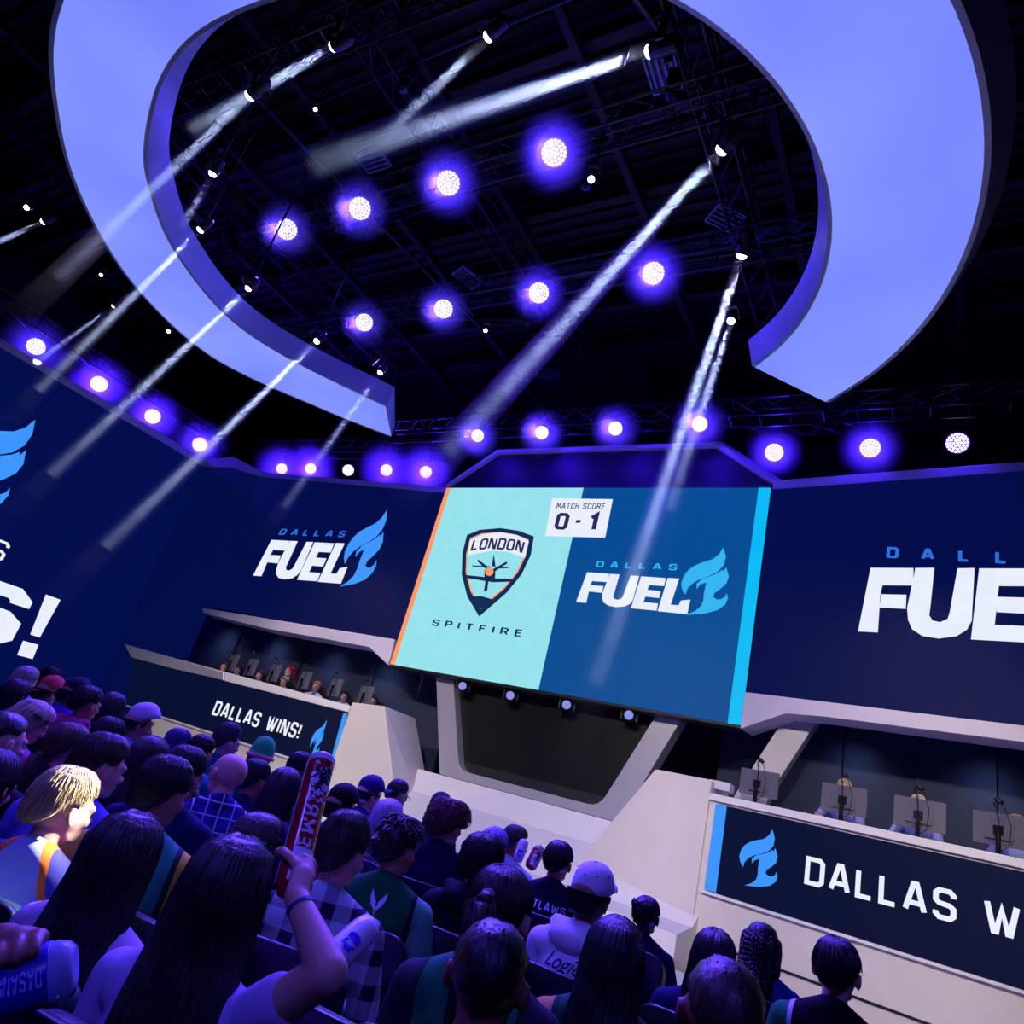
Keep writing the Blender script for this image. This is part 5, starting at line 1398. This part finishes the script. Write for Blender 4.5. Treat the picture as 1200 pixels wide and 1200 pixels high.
# ---------------------------------------------------------------- the woman with the raised arm and the red stick
def stick(a, b, r_, label, red=True):
    a = V(*a); b = V(*b); L = (b-a).length; q = (b-a).to_track_quat('Z', 'Y')
    # turn the tube so that its printed side (+X) faces the audience side it shows in the photograph
    zax = (b-a).normalized(); want = (EYE-a); want = (want-zax*want.dot(zax)).normalized(); yv = zax.cross(want)
    Mx = Matrix((want, yv, zax)).transposed().to_4x4(); Mx.translation = a
    e = empty('inflatable_stick', a, 0, label, 'cheering stick', 'inflatable cheering sticks'); e.matrix_world = Mx
    body = mat('stick_red', 'b3122c', .22, noise=.1, scale=8, bump=.15, spec=.7) if red else mat('stick_white', 'd9d2e8', .25, noise=.05, scale=8, bump=.15, spec=.6)
    pale = mat('stick_pale', 'e3dcee', .25, noise=.04, scale=8, spec=.6)
    prof = [(.001, .0), (r_*.75, .004), (r_*.97, .03), (r_, .06)] + [(r_*(1-.015*(k % 2)), .06+(L-.12)*k/10) for k in range(1, 11)] + [(r_*.97, L-.035), (r_*.85, L-.012), (r_*.5, L-.002), (.001, L)]
    MB().lathe(prof, 24).build('tube', body, e, smooth=True)
    def patch(th0, th1, z0, z1, name, m_, cells=None, n=8):
        mb = MB(); rr = r_+.0015
        def pt(t, z): return V(rr*math.cos(t), rr*math.sin(t), z)
        for k in range(n):
            t0 = th0+(th1-th0)*k/n; t1 = th0+(th1-th0)*(k+1)/n
            nz = 6
            for j in range(nz):
                u0 = z0+(z1-z0)*j/nz; u1 = z0+(z1-z0)*(j+1)/nz
                mb.add([pt(t0, u0), pt(t1, u0), pt(t1, u1), pt(t0, u1)], [(0, 1, 2, 3)])
        return mb.build(name, m_, e)
    def word(s_, z0, hgt, th, m_, t=.2, vertical=True):
        g, W = glyphs(s_, t, .25)
        for q_ in g:
            mb = MB()
            for quad in q_:
                mb.add([V((r_+.0025)*math.cos(th+(y-.5)*hgt/r_), (r_+.0025)*math.sin(th+(y-.5)*hgt/r_), z0+x*hgt) for x, y in quad], [(0, 1, 2, 3)])
            mb.build('print_letter', m_, e)
    if red:
        patch(-1.75, -1.2, .02, L-.03, 'pale_seam', pale) ; patch(-1.2, 1.9, L-.035, L-.02, 'pale_tip', pale); patch(-.35, 1.6, .02, .10, 'pale_foot', pale)
        word('EMRL', L*.27, .036, .15, pale, .2)
        mb = MB()
        for _ in range(70):
            t = random.gauss(.35, .32); z = random.gauss(L-.10, .022); d = random.uniform(.003, .008); rr = r_+.003
            mb.add([V(rr*math.cos(t+i_), rr*math.sin(t+i_), z+j_) for i_, j_ in ((-d/r_, -d*.4), (d/r_, -d), (d*.6/r_, d), (-d*.7/r_, d*.7))], [(0, 1, 2, 3)])
        o_ = mb.build('crackle_print', pale, e); o_['kind'] = 'stuff'
        mb = MB()
        for _ in range(30):
            t = random.gauss(.35, .25); z = random.gauss(L-.085, .02); d = random.uniform(.003, .007); rr = r_+.004
            mb.add([V(rr*math.cos(t+i_), rr*math.sin(t+i_), z+j_) for i_, j_ in ((-d/r_, -d*.4), (d/r_, -d), (d*.6/r_, d), (-d*.7/r_, d*.7))], [(0, 1, 2, 3)])
        o_ = mb.build('crackle_print', mat('print_dark', '15102c', .4), e); o_['kind'] = 'stuff'
    else:
        vi = mat('print_violet', '4a2ad8', .35, noise=.05, scale=5); rr = r_+.0025
        def blot(pts, th, zc, sc, m_):
            mb = MB(); mb.add([V(rr*math.cos(th+y*sc/r_), rr*math.sin(th+y*sc/r_), zc+x*sc) for x, y in pts], [tuple(range(len(pts)))]); mb.build('printed_emblem', m_, e)
        P1_ = [(0, -.9), (.7, -1), (1, -.5), (1.1, .3), (.8, .8), (.2, .9), (-.1, .2)]; P2_ = [(-.2, -.8), (-.25, .9), (-.7, .9), (-.8, .4), (-1.5, .8), (-1.3, .2), (-1.7, -.2), (-1.0, -.5), (-1.2, -1.0), (-.6, -.9)]
        for zc in (L-.11, L-.11-.28):
            blot(P1_, 0, zc, .022, vi); blot(P2_, 0, zc, .022, vi)
        mb = MB()
        for _ in range(46):
            t = random.gauss(0, .3); z = random.gauss(L-.24, .02); d = random.uniform(.002, .006)
            mb.add([V(rr*math.cos(t+i_), rr*math.sin(t+i_), z+j_) for i_, j_ in ((-d/r_, -d*.4), (d/r_, -d), (d*.6/r_, d), (-d*.7/r_, d*.7))], [(0, 1, 2, 3)])
        o_ = mb.build('crackle_print', mat('print_dark', '15102c', .4), e); o_['kind'] = 'stuff'
    return e


HB = az(265, 1045)
hp = at_f(265, 1046, 1.68); hs = max(.9, hp.z/1.20); hl = V(hp.x, hp.y, 0); HH = HB+8+28
Wm = Matrix.Translation(hl) @ Matrix.Rotation(-R(HH), 4, 'Z') @ Matrix.Scale(hs, 4); Wi = Wm.inverted()
s_bot = at_f(337, 1050, 1.62); s_top = at_f(379, 884, 1.93)
e = empty('person', hl, -R(HH), 'woman with long dark straight hair raising a red inflatable stick in her right hand', 'person', 'seated spectators', scale=hs)
sa = Wi @ s_bot; sb = Wi @ s_top; axd = (sb-sa).normalized()
B = Blob(); HM = Matrix.Translation((0, .005, -.045)) @ head_matrix(28, 4) @ SHRINK
head_prims(B, HM); torso_prims(B, -.008, .94); leg_prims(B, -.008, False)
gp = sa+axd*.035; RS = .036/hs
camdir = (Wi @ EYE - gp).normalized(); rightd = axd.cross(-camdir).normalized()
if (Wm.to_3x3() @ rightd).dot(rt) < 0: rightd = -rightd
wr = grip(B, gp, axd, rightd*.55+camdir*.85, RS, None, 1)
sh = V(.18, -.02, .985)
# elbow: on the ray of its pixel, at the distance that suits an upper arm
best = None
for k in range(60):
    f_ = 1.1+.012*k; q_ = Wi @ at_f(384, 1140, f_); c_d = abs((q_-sh).length-.27)+abs((q_-wr).length-.25)
    if best is None or c_d < best[0]: best = (c_d, q_)
el = best[1]; print('hero arm', (el-sh).length, (el-wr).length)
B.cap(sh, el, .05, .042); B.cap(el, wr, .042, .026)
shl, ell_, wrl = LAP[-1]; arm_prims(B, shl, ell_, wrl); hand(B, wrl, V(.4, .6, -.2), V(.5, 0, -1), -1, .6)
sk = link_mesh('body', B.mesh('skin_raised', .0046, 3), SKIN['fair'], e)
B = Blob(); torso_prims(B, .012, .94); B.cap(sh, sh.lerp(el, .42), .066, .062); arm_prims(B, shl, ell_, wrl, .012, .62, 0)
M_tee = CM('tee_lavender_soft', 'b7a4d4')
link_mesh('shirt', B.mesh('shirt_raised', .011, 3), M_tee, e)
link_mesh('trousers', PANTS, M_pants, e); link_mesh('shoes', SHOES, M_shoe, e); [link_mesh('eye', q, M_eye, e, HM) for q in EYES]
link_mesh('hair', HAIR['long'], hair_mat('160b0b'), e, HM)
bw = wr.lerp(el, .16); bd = (el-wr).normalized(); mbb = MB(); mbb.lathe([(.0285, -.004), (.031, -.004), (.031, .004), (.0285, .004)], 20, Matrix.Translation(bw) @ bd.to_track_quat('Z', 'Y').to_matrix().to_4x4())
mbb.build('wristband', mat('band_violet', '3a2a80', .5, noise=.1, scale=20), e)
seat(hl, HH*.75, 'dark padded theatre seat under the woman raising the red stick')
stick(s_bot, s_top, .036, 'red inflatable cheering stick with pale seam, held upright by the raised hand')
stick(at_f(270, 1236, 1.6), at_f(436, 1082, 2.02), .042, 'white inflatable stick with violet emblems, lying diagonally below the raised arm', False)
stick(at_f(620, 1018, 5.2), at_f(634, 992, 5.3), .045, 'small red cheering stick near the pale apron, beside the navy jersey')
stick(at_f(606, 1010, 5.3), at_f(615, 984, 5.4), .04, 'small white cheering stick left of the small red one', False)

# ---------------------------------------------------------------- hand with a water bottle at the lower left edge
b0 = at_f(90, 1131, .86); b1 = at_f(-75, 1178, .80); bx = (b1-b0).normalized()
want = (EYE-b0); want = (want-bx*want.dot(bx)).normalized(); Mb = Matrix((want, bx.cross(want), bx)).transposed().to_4x4(); Mb.translation = b0
e = empty('water_bottle', b0, 0, 'clear plastic water bottle with a blue label, held sideways at the lower left edge', 'bottle'); e.matrix_world = Mb
M_pl = mat('clear_plastic', 'c9cfff', .08, spec=.8, bump=.25, noise=.01, scale=30); pb = M_pl.node_tree.nodes['Principled BSDF']; pb.inputs['Transmission Weight'].default_value = .55; pb.inputs['IOR'].default_value = 1.2
br = .034
MB().lathe([(.001, .006), (.012, .004), (.022, .0), (.029, .006), (.033, .018), (br, .03), (.0325, .036), (br, .042), (br, .125), (.032, .13), (br, .135), (br, .15), (.03, .168), (.02, .188), (.0135, .198), (.0135, .206), (.001, .206)], 28).build('bottle_body', M_pl, e, smooth=True)
MB().lathe([(br+.0006, .026), (br+.0009, .027), (br+.0009, .09), (br+.0006, .091)], 28).build('label', mat('label_blue', '1512b0', .35, noise=.05, scale=10), e, smooth=True)
MB().lathe([(.001, .205), (.0155, .205), (.0155, .222), (.001, .223)], 20).build('screw_cap', mat('cap_white', 'dfe2f5', .4), e, smooth=True)
g, W = glyphs('DASANI', .2, .16)
for q_ in g:
    mb = MB()
    for quad in q_: mb.add([V((br+.0018)*math.cos(-.05+(.5-y)*.62), (br+.0018)*math.sin(-.05+(.5-y)*.62), .031+x*.0078) for x, y in quad], [(0, 1, 2, 3)])
    mb.build('label_letter', mat('label_pale', 'b8a8ff', .4), e)
# its owner sits outside the frame to the left of the camera; only the hand and wrist reach in
ol = V(-1.36, .32, 0); OH = 38; Wm2 = Matrix.Translation(ol) @ Matrix.Rotation(-R(OH), 4, 'Z'); Wi2 = Wm2.inverted()
e = empty('person', ol, -R(OH), 'person outside the left edge whose brown hand holds the water bottle', 'person', 'seated spectators')
B = Blob(); HM = Matrix.Translation((0, .005, -.045)) @ head_matrix(0, 4) @ SHRINK
head_prims(B, HM); torso_prims(B, -.008); leg_prims(B, -.008, False)
p0 = Wi2 @ (b0+bx*.07); ad = (Wi2.to_3x3() @ -bx).normalized(); up2 = (Wi2.to_3x3() @ up).normalized(); cd2 = (Wi2 @ EYE-p0).normalized()
wr = grip(B, p0, ad, up2*.85-cd2*.55, br, None, 1, .88, .42, 1 if ad.cross((up2*.85-cd2*.55)).dot(cd2) > 0 else -1)
sh = V(.19, -.02, .965); el = V(*(sh.lerp(wr, .5))); dl = (wr-sh).length; print('owner arm', dl); hgt = math.sqrt(max(0.002, .27**2-(dl/2)**2)) if dl < .54 else .02; el += V(.4, -.2, -1).normalized()*hgt
B.cap(sh, el, .05, .042); B.cap(el, wr, .042, .027)
shl, ell_, wrl = LAP[-1]; arm_prims(B, shl, ell_, wrl); hand(B, wrl, V(.4, .6, -.2), V(.5, 0, -1), -1, .6)
link_mesh('body', B.mesh('skin_bottle', .0042, 2), SKIN['brown'], e)
B = Blob(); torso_prims(B, .012); B.cap(sh, sh.lerp(el, .62), .066, .06); arm_prims(B, shl, ell_, wrl, .012, .62, 0)
link_mesh('shirt', B.mesh('shirt_bottle', .012, 3), CM('tee_black', '0c0c10'), e); link_mesh('trousers', PANTS, M_pants, e); link_mesh('shoes', SHOES, M_shoe, e); [link_mesh('eye', q, M_eye, e, HM) for q in EYES]
link_mesh('hair', HAIR['short'], hair_mat('0b0908'), e, HM)
seat(ol, OH, 'dark padded theatre seat outside the left edge under the bottle holder')

# ---------------------------------------------------------------- empty seats between the spectators
for (x, y, f_, hd, lab) in ((222, 1075, 2.45, -4, 'empty dark green seat between the two long-haired women'), (455, 1165, 2.05, -4, 'empty dark seat in the lower middle, right of the white stick'),
                            (25, 925, 3.9, 5, 'empty dark seat in front of the woman with long blonde hair')):
    p = at_f(x, y, f_); seat(V(p.x, p.y, 0), hd, lab)

# ---------------------------------------------------------------- prints on shirts, cap details
def back_text(pl_, s_, x0_, x1_, z0_, h_, m_, t=.2, track=.22, name='print_letter', slope=0):
    sh_ = [c for c in pl_.children if c.name.startswith('shirt')][0]; g, W = glyphs(s_, t, track)
    for q_ in g: face_shirt(pl_, sh_.data, name, [[(x0_+(x1_-x0_)*x/W, z0_+h_*y+slope*x/W) for x, y in quad] for quad in q_], m_)
def who(key): return next(v for k, v in PEOPLE.items() if key in k)
M_pw = mat('print_white', 'dcdcee', .6); M_pi = mat('print_ink', '1a1450', .6); M_pr = mat('print_red', 'a01020', .6)
back_text(who('white lettering across'), 'OUTLAWS', -.15, .15, .915, .05, M_pw, .2)
ph = who('white hoodie with script')
shh = [c for c in ph.children if c.name.startswith('shirt')][0]
fc = bpy.data.curves.new('script', 'FONT'); fc.body = 'Logic'; fc.size = .085; fc.shear = .5; fc.offset = .0003; fo = bpy.data.objects.new('tmpfont', fc); C.objects.link(fo)
bpy.context.view_layer.update(); dg = bpy.context.evaluated_depsgraph_get(); tm = bpy.data.meshes.new_from_object(fo.evaluated_get(dg)); bpy.data.objects.remove(fo)
bvh = BVHTree.FromPolygons([v.co for v in shh.data.vertices], [tuple(p.vertices) for p in shh.data.polygons])
bmx = bmesh.new(); bmx.from_mesh(tm); bmesh.ops.triangulate(bmx, faces=bmx.faces); bmesh.ops.subdivide_edges(bmx, edges=[x for x in bmx.edges if x.calc_length() > .02], cuts=2, use_grid_fill=False)
for v in bmx.verts:
    x, z = v.co.x-.10, .905+v.co.y; hit = bvh.ray_cast(V(x, -.6, z), V(0, 1, 0)); v.co = V(x, (hit[0].y if hit[0] else -.14)-.004, z)
bmx.to_mesh(tm); bmx.free(); tm.materials.append(M_pi)
for v in ():
    pass
oo_ = bpy.data.objects.new('script_print', tm); C.objects.link(oo_); oo_.parent = ph
back_text(ph, 'MERCHANDISE' if False else 'UEDHIDHI', -.13, .13, .835, .045, M_pr, .28, .12)
gj = who('pale wing mark'); sg = [c for c in gj.children if c.name.startswith('shirt')][0]
face_shirt(gj, sg.data, 'wing_print', [[(x_*1.15, z_+.075) for x_, z_ in q_] for q_ in ([(-.03, .96), (-.004, .915), (-.004, .885), (-.022, .905), (-.03, .93)], [(.03, .96), (.004, .915), (.004, .885), (.022, .905), (.03, .93)], [(-.004, .9), (0, .86), (.004, .9)])], M_pw)
bj = who('grey jersey with orange'); sj = [c for c in bj.children if c.name.startswith('shirt')][0]
back_text(bj, 'US', -.03, .03, .84, .03, M_pi, .2)
fp = who('blue flower'); HMf = POSES['front']['HM']
mb = MB()
for k in range(6):
    t = k*math.pi/3; mb.lathe([(.001, -.004), (.016, 0), (.001, .006)], 8, HMf @ Matrix.Translation((-.072+.016*math.cos(t), -.06, 1.315+.016*math.sin(t))) @ Matrix.Rotation(-1.2, 4, 'Y'))
mb.build('blue_flower', mat('flower_blue', '2a7ad8', .6, noise=.1, scale=30), fp)
for o_ in list(ph.children):
    if o_.name.startswith('cap'):
        mb = MB()
        for th in (140, 180, 220, 100, 260): mb.lathe([(.0, 0), (.0045, 0), (.0045, .003), (0, .003)], 8, Matrix.Translation((.078*math.sin(R(th)), -.012+.094*math.cos(R(th)), 1.366)) @ V(math.sin(R(th)), math.cos(R(th)), 1.1).to_track_quat('Z', 'Y').to_matrix().to_4x4())
        b_o = mb.build('eyelets', M_pi, o_); b_o['kind'] = 'stuff'

# ---------------------------------------------------------------- monitors, microphones and players on the desks
M_mon = mat('monitor_grey', '6c6a78', .35, .2, noise=.08, scale=12, spec=.5); M_mic = mat('mic_black', '0c0c0f', .4, .2, noise=.1, scale=30)
M_scr = led('monitor_glow', '5a6cc8', .6)
_mo = {}
def monitor(loc, heading, label, group):
    """heading: where its back points"""
    e = empty('monitor', loc, -R(heading), label, 'monitor', group)
    if not _mo:
        def bv(me, w_):
            bm = bmesh.new(); bm.from_mesh(me); bmesh.ops.bevel(bm, geom=list(bm.edges), offset=w_, segments=2, affect='EDGES'); bm.to_mesh(me); bm.free(); return me
        o = rounded([(-.3, .13), (.3, .13), (.3, .50), (-.3, .50)], .012, 2)
        _mo['panel'] = MB().prism([V(x, 0, z) for x, z in o], (0, -.03, 0)).mesh('mon_panel')
        o = rounded([(-.16, .2), (.16, .2), (.16, .44), (-.16, .44)], .03, 3)
        _mo['rear_cover'] = MB().prism([V(x, .03, z) for x, z in o], (0, -.035, 0)).mesh('mon_rear')
        _mo['stand'] = MB().box((0, .055, .17), (.05, .025, .34)).box((0, .035, .3), (.1, .04, .1)).mesh('mon_stand')
        _mo['foot'] = MB().prism([V(x, y, 0) for x, y in rounded([(-.13, -.08), (.13, -.08), (.13, .1), (-.13, .1)], .03, 3)], (0, 0, .014)).mesh('mon_foot')
        _mo['screen'] = MB().box((0, -.0315, .315), (.575, .002, .345)).mesh('mon_screen')
        for k, me in _mo.items(): me.materials.append(M_scr if k == 'screen' else M_mon if k in ('panel', 'rear_cover') else M_mic)
    for k, me in _mo.items(): o_ = bpy.data.objects.new(k, me); C.objects.link(o_); o_.parent = e
    return e


_mi = {}
def mic(loc, heading, label, group):
    e = empty('microphone', loc, -R(heading), label, 'microphone', group)
    if not _mi:
        _mi['base'] = MB().lathe([(.0, 0), (.07, 0), (.07, .012), (.015, .02), (0, .02)], 20).mesh('mic_base')
        g = MB(); pts = [V(0, 0, .015), V(0, 0, .28), V(.0, -.01, .4), V(.02, -.04, .52), V(.05, -.06, .58), V(.02, -.07, .615)]; g.path(pts, .008, 8); _mi['arm'] = g.mesh('mic_arm')
        _mi['capsule'] = MB().lathe([(.001, -.05), (.02, -.045), (.03, -.01), (.032, .02), (.024, .045), (.001, .052)], 16, Matrix.Translation((0, -.07, .62)) @ Matrix.Rotation(1.1, 4, 'Y')).mesh('mic_head')
        c = MB(); c.path([V(.02, -.02, .02), V(-.1, .0, .12), V(-.13, .0, .35), V(-.06, -.04, .55), V(.0, -.06, .6)], .005, 6); _mi['cable'] = c.mesh('mic_cable')
        for me in _mi.values(): me.materials.append(M_mic); me.shade_smooth()
    for k, me in _mi.items(): o_ = bpy.data.objects.new(k, me); C.objects.link(o_); o_.parent = e
    return e


def on_desk(pl, x, y, off, zdesk):
    a, _ = pl.uv(x, y, off); p = pl.w(a, zdesk, off); return p


def hd(pl): return math.degrees(math.atan2(pl.n.x, pl.n.y))
ztop_R = ztR+.0
for i, (x, y) in enumerate(((888, 925), (988, 943), (1077, 963), (1172, 985))):
    nm = ('first', 'second', 'third', 'fourth')[i]
    p = on_desk(PDR, x, y, -.42, ztop_R); monitor(p, hd(PDR)+(6, 3, 2, 14)[i], f'grey monitor seen from behind, {nm} from left on the right desk', 'monitors on the right desk')
    p = on_desk(PDR, x-2, y, -.2, ztop_R); mic(p, hd(PDR), f'black gooseneck microphone in front of the {nm} monitor on the right desk', 'microphones on the right desk')
hair_p = ['short', 'short', 'shaggy', 'quiff', 'short', 'shaggy', 'short']
def chair(loc, heading, label, group):
    e = empty('gaming_chair', loc, -R(heading), label, 'chair', group)
    MB().prism([V(x, -.22, z) for x, z in rounded([(-.24, .5), (.24, .5), (.22, 1.12), (.12, 1.2), (-.12, 1.2), (-.22, 1.12)], .05, 3)], (0, -.08, 0)).build('backrest', M_black, e)
    MB().prism([V(x, y, .38) for x, y in rounded([(-.25, -.2), (.25, -.2), (.25, .28), (-.25, .28)], .06, 3)], (0, 0, .08)).build('seat', M_black, e)
    b_ = MB(); b_.tube((0, 0, .08), (0, 0, .38), .03)
    for k in range(5): b_.tube((0, 0, .1), (.28*math.cos(k*1.2566), .28*math.sin(k*1.2566), .04), .022, .016)
    b_.build('base', M_mic, e); return e


def player(pl, x, y, off, i, label, skin, hair, hc, shirt, group, zfloor=.05, heads=True):
    a, z = pl.uv(x, y, off); s = min(1.2, max(.92, (z-zfloor)/1.20)); p = pl.w(a, zfloor, off)
    e = person(p, hd(pl), 'desk', hair, hc, skin, shirt, label, group, s=s, sleeves='long')
    h_ = MB(); h_.path([V(.1*math.sin(R(t)), -.012, 1.255+.12*math.cos(R(t))) for t in range(-100, 101, 20)], .009, 6)
    for s_ in (-1, 1): h_.lathe([(.0, -.012), (.036, -.012), (.036, .014), (0, .014)], 14, Matrix.Translation((s_*.1, -.005, 1.235)) @ Matrix.Rotation(math.pi/2, 4, 'Y'))
    hb = h_.build('headset', M_mic, e); hb.matrix_local = POSES['desk']['HM']
    chair(p, hd(pl), 'dark gaming chair under the ' + ' '.join(label.split()[:8]), group.replace('players', 'chairs of the players')); return e


for i, (x, y, hc) in enumerate(((990, 925, 'b9a58c'), (1077, 944, 'c9b8a8'), (1192, 968, 'a98a68'))):
    player(PDR, x, y, -1.15, i, f'player hidden behind the {("second", "third", "fourth")[i]} monitor of the right desk', 'fair', 'short', hc, CM('jersey_pale_blue', '9fa8d8'), 'players at the right desk')
PLL = [(277, 791, '5a3a30', 'short', 'player in white, first face from the left at the left desk'), (303, 796, '6a4a3a', 'short', 'brown-haired player in white, second face at the left desk'),
       (332, 803, 'd9c9a8', 'shaggy', 'blond player in white, just below the pink-haired standing woman'), (371, 805, 'd0703a', 'short', 'orange-haired player in white at the left desk'),
       (403, 820, '120d0d', 'short', 'black-haired player in white near the left pylon'), (438, 822, '1a1210', 'short', 'player whose forehead shows above the left pylon'), (262, 786, '4a3028', 'short', 'player in pale teal at the far end of the left desk')]
for i, (x, y, hc, hr, lab) in enumerate(PLL):
    player(PDL, x, y, -1.0, i, lab, 'fair', hr, hc, CM('jersey_white', 'd5d8e2') if i < 6 else CM('jersey_aqua', '5fb0c0'), 'players at the left desk')
a, z = PDL.uv(340, 787, -1.9); p = PDL.w(a, .05, -1.9)
person(p, hd(PDL)+10, 'front', 'long', 'c01a5a', 'fair', CM('blazer_black', '101018'), 'woman with bright pink hair standing behind the players of the left desk', 'players at the left desk', s=min(1.3, (z-.05)/1.20), sleeves='long')
for i, (x, y) in enumerate(((268, 786), (290, 792), (317, 799), (352, 808), (388, 817), (424, 826))):
    p = on_desk(PDL, x, y, -.45, zpL+.125); monitor(p, hd(PDL)+38, f'dark monitor seen from behind, {("first", "second", "third", "fourth", "fifth", "sixth")[i]} from left on the left desk', 'monitors on the left desk')
    p = on_desk(PDL, x-6, y, -.3, zpL+.125); mic(p, hd(PDL), f'black microphone beside the {("first", "second", "third", "fourth", "fifth", "sixth")[i]} monitor of the left desk', 'microphones on the left desk')
